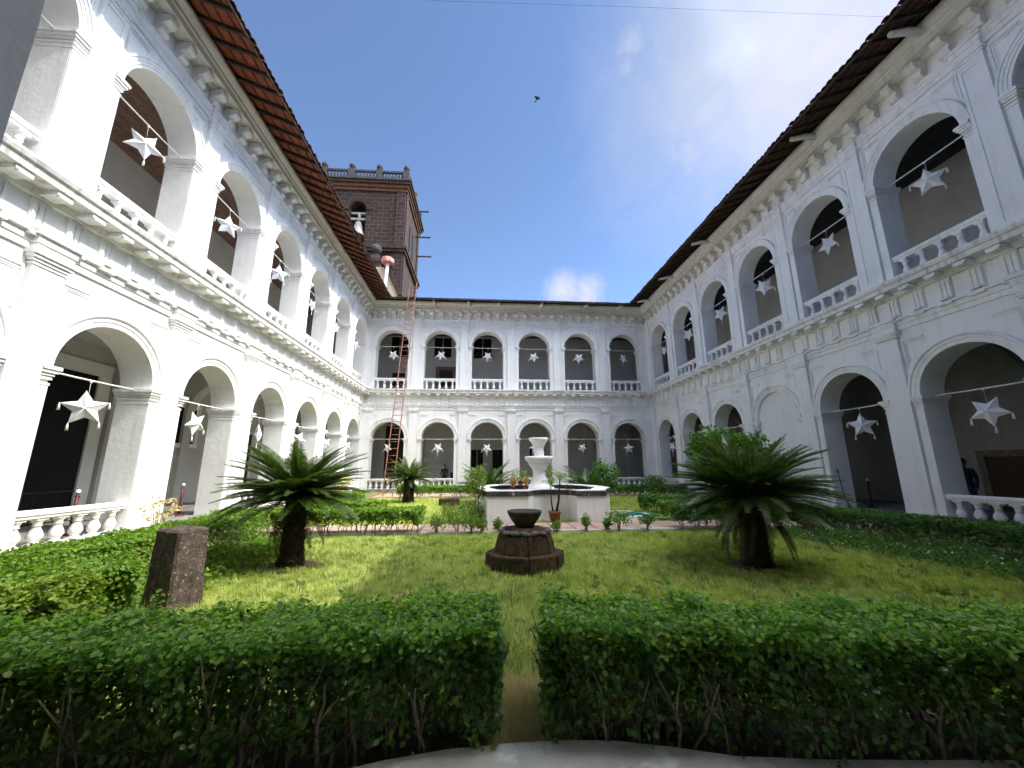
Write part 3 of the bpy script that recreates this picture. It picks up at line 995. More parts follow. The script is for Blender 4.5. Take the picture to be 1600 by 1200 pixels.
def leaves_mesh(name, pts, size, up=0.8, width=0.6, fine=True, var=0.35, normals=None):
    n = len(pts)
    N, T, B = rand_rot(n, up)
    if normals is not None:
        N = N * 0.75 + normals
        N /= np.linalg.norm(N, axis=1)[:, None]
        T -= (T * N).sum(1)[:, None] * N
        T /= np.linalg.norm(T, axis=1)[:, None]
        B = np.cross(N, T)
    s = size * (1 + rng.uniform(-var, var, n))[:, None]
    P = np.asarray(pts)
    w = width * 0.5
    if fine:
        # folded oval leaf: six vertices, two quads
        v0 = P
        v1 = P + s * (0.30 * T + w * B + 0.10 * N)
        v2 = P + s * (0.72 * T + w * 0.9 * B + 0.08 * N)
        v3 = P + s * (1.0 * T - 0.05 * N)
        v4 = P + s * (0.72 * T - w * 0.9 * B + 0.08 * N)
        v5 = P + s * (0.30 * T - w * B + 0.10 * N)
        V = np.stack([v0, v1, v2, v3, v4, v5], 1).reshape(-1, 3)
        b = (np.arange(n) * 6)[:, None]
        Q = np.concatenate([b + np.array([[0, 1, 2, 3]]), b + np.array([[0, 3, 4, 5]])], 0)
        return np_mesh(name, V, Q)
    V = np.stack([P, P + s * (0.5 * T + w * B), P + s * T, P + s * (0.5 * T - w * B)], 1).reshape(-1, 3)
    b = (np.arange(n) * 4)[:, None]
    return np_mesh(name, V, b + np.array([[0, 1, 2, 3]]))


def hedge_points(path, width, h, n, z_low=0.25, ragged=0.05, side_frac=0.5, end_fill=True, depth=0.055):
    """points in the leafy shell of a clipped hedge that follows a polyline; returns points and outward normals"""
    path = [np.array(p, float) for p in path]
    seg = [np.linalg.norm(path[i + 1] - path[i]) for i in range(len(path) - 1)]
    tot = sum(seg)
    cum = np.concatenate([[0], np.cumsum(seg)])
    s = rng.uniform(0, tot, n)
    k = np.clip(np.searchsorted(cum, s, side='right') - 1, 0, len(seg) - 1)
    A = np.array(path)[k]
    D = np.array([(path[i + 1] - path[i]) / seg[i] for i in range(len(seg))])[k]
    Nn = np.stack([D[:, 1], -D[:, 0]], 1)
    base = A + D * (s - cum[k])[:, None]
    hw = width / 2
    u = rng.uniform(0, 1, n)
    inward = rng.exponential(depth, n)
    top = u > side_frac
    sign = np.where(rng.uniform(0, 1, n) < 0.62, 1, -1)
    lat = np.where(top, rng.uniform(-hw, hw, n), sign * (hw - inward))
    zz = rng.uniform(0, 1, n) ** 0.5
    z = np.where(top, h - inward, z_low + (h - z_low) * zz)
    # ends
    if end_fill:
        e = rng.uniform(0, 1, n) < min(0.16, 0.9 * width / (tot + width))
        endpos = np.where(rng.uniform(0, 1, n) < 0.5, 0.0, tot)
        d = np.where(endpos == 0, inward, tot - inward)
        kk = np.clip(np.searchsorted(cum, d, side='right') - 1, 0, len(seg) - 1)
        Ae = np.array(path)[kk]
        De = np.array([(path[i + 1] - path[i]) / seg[i] for i in range(len(seg))])[kk]
        be = Ae + De * (d - cum[kk])[:, None]
        base = np.where(e[:, None], be, base)
        Nn = np.where(e[:, None], np.stack([De[:, 1], -De[:, 0]], 1), Nn)
        lat = np.where(e, rng.uniform(-hw, hw, n), lat)
        z = np.where(e, z_low + (h - z_low) * zz, z)
    xy = base + Nn * lat[:, None]
    P = np.concatenate([xy, z[:, None]], 1)
    # lumpy outline
    ph = P * 3.1
    lump = np.sin(ph[:, 0] * 1.7 + 0.6) * np.cos(ph[:, 1] * 2.1) + 0.6 * np.sin(ph[:, 0] * 4.3 + ph[:, 2] * 3)
    P[:, 2] += np.where(top, lump * ragged * 0.6, 0)
    P[:, :2] += Nn * (np.where(top, 0, np.sign(lat) * lump * ragged * 0.8))[:, None]
    P += rng.normal(0, 0.012, P.shape)
    nor = np.zeros_like(P)
    nor[:, 2] = np.where(top, 1.0, 0.35)
    nor[:, :2] = Nn * np.where(top, 0.0, np.sign(lat))[:, None]
    return P, nor


def wiggle_stem(g, x, y, h, r, lean=0.12, n=5):
    p = [(x, y, -0.02)]
    dx, dy = random.uniform(-lean, lean), random.uniform(-lean, lean)
    for i in range(1, n + 1):
        t = i / n
        p.append((x + dx * t + random.uniform(-0.018, 0.018), y + dy * t + random.uniform(-0.018, 0.018), h * t))
    g.tube(p, [r * (1 - 0.6 * i / n) for i in range(n + 1)], 5)
    return p


def hedge(label, path, width, h, n, size, stems, mat, fine=True, z_low=0.25, group='clipped hedges', ragged=0.05, up=0.6, sidef=0.5, stem_r=0.012, wd=0.75, shoots=0, side_mat=None, depth=0.055):
    o = thing('hedge', label, 'hedge', (0, 0, 0), group=group)
    P, N = hedge_points(path, width, h, n, z_low, ragged, sidef, depth=depth)
    if shoots:
        q = P[rng.integers(0, n, shoots)]
        q = q[q[:, 2] > h * 0.85]
        add = np.repeat(q, 7, 0) + rng.normal(0, 0.02, (len(q) * 7, 3)) + np.stack([np.zeros(len(q) * 7)] * 2 + [rng.uniform(0, 0.10, len(q) * 7)], 1)
        P = np.concatenate([P, add])
        N = np.concatenate([N, np.tile([0, 0, 1.0], (len(add), 1))])
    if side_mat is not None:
        # shade painted into darker leaves low down, bright new growth on the clipped top
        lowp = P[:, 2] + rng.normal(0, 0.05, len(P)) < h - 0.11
        f = part('shaded_foliage', leaves_mesh('shaded_foliage', P[lowp], size, up, wd, fine, 0.5, normals=N[lowp] * 0.6), side_mat, o)
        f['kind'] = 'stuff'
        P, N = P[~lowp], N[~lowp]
    me = leaves_mesh('foliage', P, size, up, wd, fine, 0.45, normals=N * 0.7)
    f = part('foliage', me, mat, o)
    f['kind'] = 'stuff'
    if stems:
        g = G()
        pts = [Vector((*p, 0)) for p in path]
        for i in range(stems):
            t = (i + random.random()) / stems * (len(pts) - 1)
            k = min(int(t), len(pts) - 2)
            b = pts[k].lerp(pts[k + 1], t - k)
            d = (pts[k + 1] - pts[k]).normalized()
            b += Vector((d.y, -d.x, 0)) * random.uniform(-0.42, 0.42) * width
            hs = h * random.uniform(0.6, 0.92)
            p = wiggle_stem(g, b.x, b.y, hs, stem_r * random.uniform(0.5, 1.3), 0.14)
            for _ in range(2 if fine else 1):
                q = Vector(p[random.randint(1, 3)])
                e = q + Vector((random.uniform(-0.18, 0.18), random.uniform(-0.15, 0.15), random.uniform(0.15, 0.4)))
                g.tube([q, q.lerp(e, 0.5) + Vector((random.uniform(-0.03, 0.03), 0, 0)), e], [stem_r * 0.5, stem_r * 0.4, stem_r * 0.25], 4)
        s = g.part('stems', M_STEM, o)
        s['kind'] = 'stuff'
    return o


# near hedges on both sides of the gap
hedge('dark clipped hedge in the foreground left of the narrow gap', [(-6.2, 2.70), (-3.0, 2.78), (-1.2, 2.90), (0.10, 3.0)], 0.66, 0.73, 66000, 0.031, 210, M_LEAF_NEAR, z_low=0.08, sidef=0.52, ragged=0.085, stem_r=0.013, shoots=700, up=1.3, side_mat=M_LEAF_SHADE, depth=0.085)
hedge('dark clipped hedge in the foreground right of the narrow gap', [(0.44, 2.98), (1.8, 2.72), (3.6, 2.42), (5.6, 2.2)], 0.58, 0.73, 62000, 0.031, 210, M_LEAF_NEAR, z_low=0.08, sidef=0.52, ragged=0.085, stem_r=0.013, shoots=700, up=1.3, side_mat=M_LEAF_SHADE, depth=0.085)
# hedges along the left side
hedge('bright sunlit hedge running along the left arcade behind the stone post', [(-6.9, 3.3), (-5.6, 4.8), (-5.2, 6.6), (-5.3, 9.8)], 0.85, 0.72, 36000, 0.038, 40, M_LEAF_MID, z_low=0.05, sidef=0.45, ragged=0.07)
hedge('sunlit leafy hedge between the stone post and the left arcade hedge', [(-5.8, 3.35), (-4.45, 4.25), (-3.85, 4.95)], 0.75, 0.70, 27000, 0.038, 30, M_LEAF_MID, z_low=0.05, sidef=0.5, ragged=0.08, shoots=250)
hedge('yellow green bushy growth behind the left foreground hedge', [(-4.6, 3.55), (-3.35, 3.85)], 0.6, 0.74, 13000, 0.036, 14, M_LEAF_YEL, z_low=0.05, ragged=0.12, shoots=200)
# hedges at the path
hedge('sunlit hedge with bare stems on the path edge beside the left cycad', [(-6.6, 10.85), (-1.55, 10.80)], 0.75, 0.64, 15000, 0.055, 60, M_LEAF_MID, fine=True, z_low=0.26, ragged=0.05)
hedge('low clipped hedge behind the sunlit path hedge', [(-6.0, 13.9), (-3.2, 13.7)], 0.7, 0.60, 5000, 0.075, 22, M_LEAF_MID, False, z_low=0.12)
hedge('sunlit hedge end near the far left pots', [(-6.9, 17.6), (-5.1, 17.5)], 0.8, 0.66, 3500, 0.085, 14, M_LEAF_MID, False, z_low=0.1)
hedge('clipped hedge in front of the far balustrade left of the fountain', [(-4.6, 23.0), (-0.7, 22.6)], 0.8, 0.66, 5000, 0.095, 30, M_LEAF_MID, False, z_low=0.2)
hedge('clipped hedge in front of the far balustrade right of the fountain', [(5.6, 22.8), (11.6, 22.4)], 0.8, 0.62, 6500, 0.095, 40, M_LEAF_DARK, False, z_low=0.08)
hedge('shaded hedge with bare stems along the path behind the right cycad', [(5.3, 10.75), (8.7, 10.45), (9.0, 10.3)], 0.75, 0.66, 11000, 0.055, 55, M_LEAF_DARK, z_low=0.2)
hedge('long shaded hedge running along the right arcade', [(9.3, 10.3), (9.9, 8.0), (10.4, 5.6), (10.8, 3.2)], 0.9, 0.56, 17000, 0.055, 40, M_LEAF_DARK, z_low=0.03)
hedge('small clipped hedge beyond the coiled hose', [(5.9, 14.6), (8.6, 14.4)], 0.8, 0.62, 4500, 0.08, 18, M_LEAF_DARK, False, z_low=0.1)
hedge('clipped hedge beside the coiled green hose', [(5.75, 12.6), (9.5, 12.5)], 0.6, 0.6, 5500, 0.075, 24, M_LEAF_MID, False, z_low=0.12)


def shrub(label, loc, rx, h, n, size, mat, name='shrub', cat='shrub', stems=5, group=None, squat=0.3, fine=False, flowers=None):
    o = thing(name, label, cat, loc, group=group)
    v = rng.normal(size=(n, 3))
    v /= np.linalg.norm(v, axis=1)[:, None]
    rad = rng.uniform(0.45, 1.0, n) ** 0.6
    lob = 1 + 0.22 * np.sin(v[:, 0] * 5 + loc[0] * 3) + 0.18 * np.sin(v[:, 1] * 6 + v[:, 2] * 4 + loc[1])
    P = v * (rad * lob)[:, None]
    P[:, 0] *= rx
    P[:, 1] *= rx
    P[:, 2] = h * (squat + (1 - squat) * (0.5 + 0.5 * P[:, 2]))
    f = part('foliage', leaves_mesh('foliage', P, size, 0.6, 0.55, fine, normals=v * 0.5), mat, o)
    f['kind'] = 'stuff'
    if flowers:
        q = P[rng.integers(0, n, flowers)] + np.array([0, 0, size * 0.5])
        fl = part('blossom', leaves_mesh('blossom', q, size * 1.1, 1.5, 0.9, False), M_PETAL, o)
        fl['kind'] = 'stuff'
    if stems:
        g = G()
        for i in range(stems):
            a = 2 * PI * i / stems + random.random()
            e = rx * random.uniform(0.2, 0.6)
            g.tube([(0.02 * math.cos(a), 0.02 * math.sin(a), -0.02), (e * 0.4 * math.cos(a), e * 0.4 * math.sin(a), h * 0.35), (e * math.cos(a), e * math.sin(a), h * 0.75)], [0.014, 0.011, 0.006], 5)
        g.part('stem', M_STEM, o)
    return o


# ------------------------------------------------------------------ lawn grass
def patch_noise(x, y):
    return np.sin(x * 1.9 + 0.7 * np.sin(y * 1.3)) * np.cos(y * 2.3 + 0.8 * np.sin(x * 1.1)) + 0.6 * np.sin(x * 5.1 + 1.3) * np.cos(y * 4.7 + 0.4)


def grass_mesh(n, sampler, lo, hi, w, clump=0.045, per=7):
    """tufts: blades fan out from each tuft's heart and lie over at their tips"""
    nc = n // per
    cx, cy = sampler(nc)
    m = patch_noise(cx, cy)
    size = np.clip(0.75 + 0.25 * np.clip(m, -1, 1) + rng.exponential(0.30, nc), 0.45, 2.2)
    comb = 0.9 * np.sin(cx * 1.3 + cy * 0.9) + 2.4                      # the wind's own lay of the grass
    a = rng.uniform(0, 2 * PI, nc * per)
    rad = clump * np.sqrt(rng.uniform(0, 1, nc * per)) * np.repeat(size, per)
    X = np.repeat(cx, per) + np.cos(a) * rad
    Y = np.repeat(cy, per) + np.sin(a) * rad
    N = nc * per
    Lr = rng.uniform(lo, hi, N) * np.repeat(size, per)
    lx = np.cos(a) * 0.9 + 0.7 * np.cos(np.repeat(comb, per)) + rng.normal(0, 0.25, N)
    ly = np.sin(a) * 0.9 + 0.7 * np.sin(np.repeat(comb, per)) + rng.normal(0, 0.25, N)
    q = np.hypot(lx, ly) + 1e-6
    lx, ly = lx / q, ly / q
    tilt = rng.uniform(0.45, 1.35, N)
    z0 = np.full(N, -0.02)
    st, ct = np.sin(tilt) * Lr, np.cos(tilt) * Lr
    tip = np.stack([X + lx * st, Y + ly * st, z0 + ct + 0.015], 1)
    b1 = np.stack([X - ly * w, Y + lx * w, z0], 1)
    b2 = np.stack([X + ly * w, Y - lx * w, z0], 1)
    V = np.stack([b1, b2, tip], 1).reshape(-1, 3)
    return np_mesh('lawn_grass', V, None, np.arange(N * 3).reshape(-1, 3))


def lawn_near(n):
    k = int(n * 1.6)
    y = 3.0 + 7.55 * rng.uniform(0, 1, k) ** 1.15
    x = rng.uniform(-5.0, 9.4, k)
    keep = (np.hypot(x - 0.76, y - 7.3) > 0.62) & (x < 10.6 - 0.28 * y + 1.2) & (x > -4.4 - 0.0 * y) & ~((y < 5.2) & (x < -3.4))
    keep &= (np.hypot(x + 3.33, y - 7.64) > 0.42) & (np.hypot(x - 4.71, y - 6.9) > 0.40)
    x, y = x[keep][:n], y[keep][:n]
    return x, y


def lawn_far(n):
    k = int(n * 1.6)
    y = rng.uniform(12.4, 22.8, k)
    x = rng.uniform(-5.5, 10.5, k)
    keep = ~((x > 0.1) & (x < 4.3) & (y > 12.9) & (y < 16.9))
    return x[keep][:n], y[keep][:n]


def gap_pts(n):
    return rng.normal(0.28, 0.13, n), 2.72 + 0.75 * rng.uniform(0, 1, n) ** 1.5


tag(part('lawn_grass', grass_mesh(400000, lawn_near, 0.05, 0.10, 0.0055, 0.05, 34), M_GRASS), 'mottled green and straw coloured lawn in front of the path', 'grass', kind='stuff')
tag(part('lawn_grass', grass_mesh(120000, lawn_far, 0.07, 0.14, 0.010, 0.09, 20), M_GRASS), 'green lawn around the white fountain beyond the path', 'grass', kind='stuff')
def tuft_pts(n):
    x_, y_ = lawn_near(n * 3)
    keep = patch_noise(x_ * 1.7 + 2, y_ * 1.7) > 0.05
    return x_[keep][:n], y_[keep][:n]


_n = 1300
_tp = tuft_pts(_n)
M_TUFT_SHADOW = leaf_mat('shadow_tone_blade', [(0.07, 0.12, 0.022), (0.12, 0.19, 0.032), (0.20, 0.24, 0.06)], 0.35, 0.6, 0.15)  # darker blades stand in for shadows between the lawn's clumps
tag(part('shadow_tufts', grass_mesh(len(_tp[0]) * 26, lambda k: _tp, 0.06, 0.10, 0.006, 0.035, 26), M_TUFT_SHADOW), 'dark tufts painting the shadows between clumps over the near lawn', 'grass', kind='stuff')
tag(part('dry_straw', grass_mesh(8000, gap_pts, 0.06, 0.17, 0.0028, 0.05, 4), M_STRAW), 'dry straw lying in the gap between the near hedges', 'straw', kind='stuff')

# ------------------------------------------------------------------ star lanterns
def star_body_mesh(R=0.45, r=0.228, d=0.15):
    vs = []
    for k in range(10):
        a = PI / 2 + PI * k / 5
        q = R if k % 2 == 0 else r
        vs.append((q * math.cos(a), 0.0, q * math.sin(a)))
    vs += [(0, -d, 0), (0, d, 0)]
    fs = []
    for k in range(10):
        k2 = (k + 1) % 10
        fs += [(k, k2, 10), (k2, k, 11)]
    me = bpy.data.meshes.new('star_body')
    me.from_pydata(vs, [], fs)
    return me


def star_ridge_mesh(R=0.45, d=0.15):
    g = G()
    for k in range(5):
        a = PI / 2 + 2 * PI * k / 5
        for s in (-1, 1):
            g.tube([(0, s * (d + 0.003), 0), (R * math.cos(a), s * 0.004, R * math.sin(a))], 0.0075, 4)
    return g.mesh('seam')


STAR, STAR_SEAM = star_body_mesh(), star_ridge_mesh()
TASSEL = G()
for _k in range(4):
    _a = _k * PI / 2
    TASSEL.tube([(0, 0, 0.01), (0.012 * math.cos(_a), 0.012 * math.sin(_a), -0.07), (0.022 * math.cos(_a), 0.022 * math.sin(_a), -0.17)], [0.008, 0.013, 0.008], 4)
TASSEL = TASSEL.mesh('tassel')
ORD = ['first', 'second', 'third', 'fourth', 'fifth', 'sixth']
for key, i, k, wing, c, zrod in star_spots:
    if i > 5:
        continue
    storey = ('lower', 'upper')[k]
    if key == 'L':
        loc, face = (L_X - 0.35, c, zrod), PI / 2 - 0.5
        label = 'white paper star in the %s arch from the far corner, %s left arcade' % (ORD[i], storey)
    elif key == 'B':
        loc, face = (c, B_Y + 0.35, zrod), 0.0
        label = 'white paper star in the %s arch from the left, %s far arcade' % (ORD[i], storey)
    else:
        loc, face = (R_X + 0.35, B_Y - c, zrod), -PI / 2 + 0.45
        label = 'white paper star in the %s arch from the far corner, %s right arcade' % (ORD[i], storey)
    rr = random.Random(i * 7 + k * 3 + ord(key))
    yaw = face + rr.uniform(-0.45, 0.45)
    if i == 5 and key == 'L' and k == 0: yaw = face - 0.35
    if i == 3 and k == 0 and key == 'L': yaw = PI / 2 + 0.5
    st = thing('star_lantern', label, 'star lantern', loc, yaw, 'paper star lanterns in the arcades')
    roll = rr.uniform(-0.16, 0.16) + (PI / 5 if rr.random() < 0.75 else 0)
    drop = 0.68 + rr.uniform(-0.04, 0.05)
    sc = rr.uniform(0.86, 1.08)
    part('star_body', STAR, M_PAPER, st, (0, 0, -drop), (rr.uniform(-0.1, 0.1), roll, 0), sc)
    part('seam', STAR_SEAM, M_PAPEREDGE, st, (0, 0, -drop), (0, roll, 0), sc)
    tips = [PI / 2 + 2 * PI * q / 5 - roll for q in range(5)]
    for a in tips:
        x_, z_ = 0.45 * sc * math.cos(a), 0.45 * sc * math.sin(a)
        if z_ < 0.3 * sc and rr.random() < 0.72:
            part('tassel', TASSEL, M_PAPEREDGE, st, (x_, 0, z_ - drop))
    g = G()
    g.tube([(0, 0, 0.0), (0.01, 0, -drop + 0.2 * sc)], 0.004, 4)
    g.ball((0, 0, -0.05), 0.03, 6, 4)
    g.part('cord', M_PAPEREDGE, st)

# ------------------------------------------------------------------ bell tower beyond the far wing
TX1, TX0, TY0, TY1 = -9.05, -18.9, 40.0, 48.6
tower = thing('bell_tower', 'dark laterite bell tower with balustraded top rising behind the left roof', 'tower', (0, 0, 0))
g = G()
zt = 33.4
bx0, bx1, bz0, bzs = -15.15, -13.35, 25.9, 30.1     # bell opening
g.box(TX0, TX1, TY0 + 0.9, TY1, -0.1, zt)
g.box(TX0, bx0, TY0, TY0 + 0.9, -0.1, zt - 0.01)
g.box(bx1, TX1 - 0.001, TY0, TY0 + 0.899, -0.1, zt - 0.01)
g.box(bx0, bx1, TY0 + 0.001, TY0 + 0.899, -0.1, bz0)
n = 14
rb = (bx1 - bx0) / 2
cxb = (bx0 + bx1) / 2
for k in range(n):
    a0, a1 = PI * k / n, PI * (k + 1) / n
    p0 = (cxb - rb * math.cos(a0), bzs + rb * math.sin(a0))
    p1 = (cxb - rb * math.cos(a1), bzs + rb * math.sin(a1))
    g.hull8([(p0[0], TY0 + 0.002, p0[1]), (p1[0], TY0 + 0.002, p1[1]), (p1[0], TY0 + 0.9, p1[1]), (p0[0], TY0 + 0.9, p0[1]),
             (p0[0], TY0 + 0.002, zt - 0.02), (p1[0], TY0 + 0.002, zt - 0.02), (p1[0], TY0 + 0.9, zt - 0.02), (p0[0], TY0 + 0.9, zt - 0.02)])
g.part('wall', M_TOWER, tower)
G().box(bx0 - 0.01, bx1 + 0.01, TY0 + 0.86, TY0 + 0.93, bz0, bzs + rb).part('bell_niche', M_VOID, tower)  # black sheet stands for the darkness inside the bell opening
nv = 11
for k in range(nv):
    a = PI * (k + 0.5) / nv
    g = G().box(-0.21, 0.21, -0.14, 0.1, 0.05, 0.75)
    if 'VOUS' not in MATS: MATS['VOUS'] = g.mesh('voussoir', 0.03)
    part('voussoir', MATS['VOUS'], M_TOWER_T, tower, (cxb - rb * math.cos(a), TY0, bzs + rb * math.sin(a)), (0, a - PI / 2, 0))
# corner quoin strips, string course, cornice
for xq in (TX1 - 1.0, TX0):
    G().box(xq, xq + 1.0, TY0 - 0.14, TY0 + 0.05, -0.1, zt - 0.6).part('corner_pilaster', M_TOWER, tower)
for yq in (TY0, TY1 - 1.0):
    G().box(TX1 - 0.05, TX1 + 0.14, yq + 0.06, yq + 1.0, -0.1, zt - 0.6).part('corner_pilaster', M_TOWER, tower)
for z0, z1, e, m in ((24.9, 25.25, 0.3, M_TOWER_T), (25.25, 25.55, 0.45, M_TOWER_T), (32.5, 32.9, 0.18, M_TOWER_R), (32.9, 33.3, 0.32, M_TOWER_R), (33.3, 33.65, 0.5, M_TOWER_T), (33.65, 33.9, 0.65, M_TOWER_G)):
    G().box(TX0 - e, TX1 + e, TY0 - e, TY1 + e, z0, z1).part('string_course', m, tower)
# lancets on the sunlit side face
for yy in (42.7, 44.6):
    G().box(TX1 - 0.02, TX1 + 0.03, yy, yy + 0.7, 26.6, 30.2).part('lancet', M_VOID, tower)
for z_, y_ in ((33.0, 44.0), (31.0, 46.5), (29.0, 47.8)):
    G().box(TX1, TX1 + 2.0, y_, y_ + 0.14, z_, z_ + 0.14).part('water_spout', M_TOWER_T, tower)
par = G()
for a, b, c_, d_ in ((TX0 - 0.3, TX1 + 0.3, TY0 - 0.3, TY0), (TX1, TX1 + 0.3, TY0, TY1)):
    par.box(a, b, c_, d_, 33.9, 34.15)
    par.box(a, b, c_ + 0.01, d_, 34.85, 35.08)
pp = par.part('parapet', M_TOWER_G, tower)
x = TX0 + 0.3
pb = G().lathe([(0.13, 0), (0.07, 0.1), (0.14, 0.3), (0.07, 0.55), (0.13, 0.72)], 6).mesh('parapet_baluster')
while x < TX1:
    part('parapet_baluster', pb, M_TOWER_G, pp, (x, TY0 - 0.15, 34.14))
    x += 0.36
y = TY0 + 0.4
while y < TY1:
    part('parapet_baluster', pb, M_TOWER_G, pp, (TX1 + 0.15, y, 34.14))
    y += 0.5
fin = G().box(-0.33, 0.33, -0.33, 0.33, 0, 1.2).lathe([(0.2, 1.2), (0.13, 1.3), (0.26, 1.4)], 8).ball((0, 0, 1.68), 0.36, 10, 8).mesh('ball_finial')
for k in range(4):
    part('ball_finial', fin, M_TOWER_G, tower, (TX1 - 0.05 - 3.07 * k, TY0 - 0.12, 33.9))
for k in range(1, 3):
    part('ball_finial', fin, M_TOWER_G, tower, (TX1 + 0.12, TY0 + 4.0 * k, 33.9))
bell = thing('bell', 'pale grey church bell hanging in the arched tower opening', 'bell', (cxb + 0.05, TY0 + 0.35, 28.7))
G().lathe([(0.80, -1.75), (0.82, -1.68), (0.62, -1.3), (0.48, -0.8), (0.40, -0.3), (0.30, -0.05), (0.05, 0.0)], 18).part('bell_body', M_BELL, bell)
G().box(-0.85, 0.85, -0.14, 0.14, 0.25, 0.5).box(-0.85, 0.85, -0.13, 0.13, 1.0, 1.2).part('yoke', M_BELL, bell)
G().tube([(0, 0, -0.02), (0.05, 0, 0.5), (0, 0, 1.1)], [0.22, 0.15, 0.2], 8).part('headstock', M_BELL, bell)
G().ball((0, 0, -1.8), 0.16, 8, 6).part('clapper', M_BLACK, bell)
# church gable shoulder in front of the tower
gab = thing('church_gable', 'stepped grey and cream church gable with a ball finial before the tower', 'gable', (0, 0, 0))
g = G()
g.box(-13.6, -9.95, 37.2, 38.6, 14, 20.6)
g.box(-13.2, -10.3, 37.1, 38.7, 20.6, 21.0)
g.box(-12.6, -10.6, 37.2, 38.6, 21.0, 22.2)
g.box(-12.8, -10.4, 37.05, 38.7, 22.2, 22.6)
g.hull8([(-12.2, 37.4, 22.6), (-10.7, 37.4, 22.6), (-10.7, 38.4, 22.6), (-12.2, 38.4, 22.6), (-11.6, 37.7, 23.4), (-11.0, 37.7, 23.4), (-11.0, 38.1, 23.4), (-11.6, 38.1, 23.4)])
g.part('gable_wall', M_TOWER_T, gab)
gp = [(-12.5, 14.0), (-8.5, 14.0), (-8.5, 18.3), (-10.0, 21.3), (-12.5, 21.3)]
G().add([(x_, y_, z_) for y_ in (36.6, 37.15) for x_, z_ in gp], [(0, 1, 2, 3, 4), (9, 8, 7, 6, 5), (1, 6, 7, 2), (2, 7, 8, 3), (3, 8, 9, 4)]).part('cream_panel', M_CREAM, gab)
G().hull8([(-8.5, 36.4, 18.3), (-8.1, 36.4, 18.3), (-8.1, 37.3, 18.3), (-8.5, 37.3, 18.3), (-10.0, 36.4, 21.4), (-9.5, 36.4, 21.5), (-9.5, 37.3, 21.5), (-10.0, 37.3, 21.4)]).part('raking_coping', M_TOWER_T, gab)
G().ball((-11.3, 37.9, 24.0), 0.55, 12, 8).lathe([(0.3, 23.3), (0.2, 23.5)], 8, (-11.3, 37.9, 0)).part('ball_finial', M_TOWER_G, gab)
vent = thing('vent_pipe', 'pink capped white vent pipe standing above the roof corner', 'vent pipe', (-9.55, 36.0, 16.0))
G().tube([(-0.25, 0, 0), (0, 0, 5.4)], 0.17, 8).part('pipe', M_PIPE, vent)
G().lathe([(0.5, 5.35), (0.62, 5.45), (0.62, 5.85), (0.5, 5.95)], 8, smooth=False).part('cap', M_PINK, vent)

# ------------------------------------------------------------------ ladder on the far wing
lad = thing('ladder', 'long red wooden ladder leaning on the far eaves at the left', 'ladder', (0, 0, 0))
A0, A1 = Vector((-5.78, 24.0, 0.0)), Vector((-5.20, 24.0, 0.0))
B0, B1 = Vector((-5.66, 28.15, 15.6)), Vector((-5.16, 28.15, 15.6))
for a, b in ((A0, B0), (A1, B1)):
    g = G()
    d = Vector((0.021, 0, 0))
    e = Vector((0, 0.045, -0.012))
    g.hull8([a - d - e, a + d - e, a + d + e, a - d + e, b - d - e, b + d - e, b + d + e, b - d + e])
    g.part('side_rail', M_LADDER, lad)
for k in range(36):
    t = (k + 0.6) / 36.5
    G().tube([A0.lerp(B0, t), A1.lerp(B1, t)], 0.018, 5).part('rung', M_LADDER, lad)

# ------------------------------------------------------------------ fountain
ft = thing('fountain', 'white two-tiered fountain standing in the lobed garden basin', 'fountain', (2.1, 14.6, 0))
G().lathe([(0.55, 0.3), (0.55, 0.95), (0.42, 1.02), (0.34, 1.10), (0.30, 1.2), (0.24, 1.35), (0.23, 1.5), (0.27, 1.62), (0.40, 1.78), (0.36, 1.80)], 20).part('pedestal', M_BASIN, ft)
G().lathe([(0.25, 1.70), (0.38, 1.80), (0.47, 1.90), (0.50, 1.93), (0.53, 1.98), (0.53, 2.04), (0.49, 2.07), (0.45, 2.05), (0.40, 1.97), (0.12, 1.93)], 24).part('lower_bowl', M_BASIN, ft)
G().lathe([(0.20, 1.92), (0.20, 2.10), (0.18, 2.12), (0.20, 2.22), (0.185, 2.25), (0.17, 2.30), (0.19, 2.42)], 18).part('stem', M_BASIN, ft)
G().lathe([(0.19, 2.40), (0.24, 2.52), (0.32, 2.62), (0.36, 2.66), (0.37, 2.72), (0.34, 2.745), (0.30, 2.72), (0.08, 2.66)], 24).part('upper_bowl', M_BASIN, ft)
bas = thing('fountain_basin', 'white lobed fountain basin wall with a blackened rim', 'basin', (0, 0, 0))
plan = [(0.02, 13.3), (0.16, 12.42), (1.44, 12.36), (1.66, 12.85), (2.02, 13.12), (2.45, 13.10), (2.76, 12.82), (2.93, 12.32), (3.80, 12.28), (4.12, 13.2), (4.5, 14.0), (4.35, 15.6), (3.8, 16.8), (0.4, 16.8), (-0.1, 15.6), (-0.2, 14.1)]


def ring_wall(poly, k, z0, z1):
    """wall that follows a plan, k = inner scale"""
    cx, cy = 2.1, 14.6
    n_ = len(poly)
    inn = [(cx + (x - cx) * k, cy + (y - cy) * k) for x, y in poly]
    vs = [(x, y, z0) for x, y in poly] + [(x, y, z1) for x, y in poly] + [(x, y, z1) for x, y in inn] + [(x, y, z0) for x, y in inn]
    fs = []
    for i in range(n_):
        j = (i + 1) % n_
        fs += [(i, j, n_ + j, n_ + i), (n_ + i, n_ + j, 2 * n_ + j, 2 * n_ + i), (2 * n_ + i, 2 * n_ + j, 3 * n_ + j, 3 * n_ + i)]
    return G().add(vs, fs)


def grow(poly, d):
    cx, cy = 2.1, 14.6
    r = []
    for x, y in poly:
        v = Vector((x - cx, y - cy))
        v = v * (1 + d / v.length)
        r.append((cx + v.x, cy + v.y))
    return r


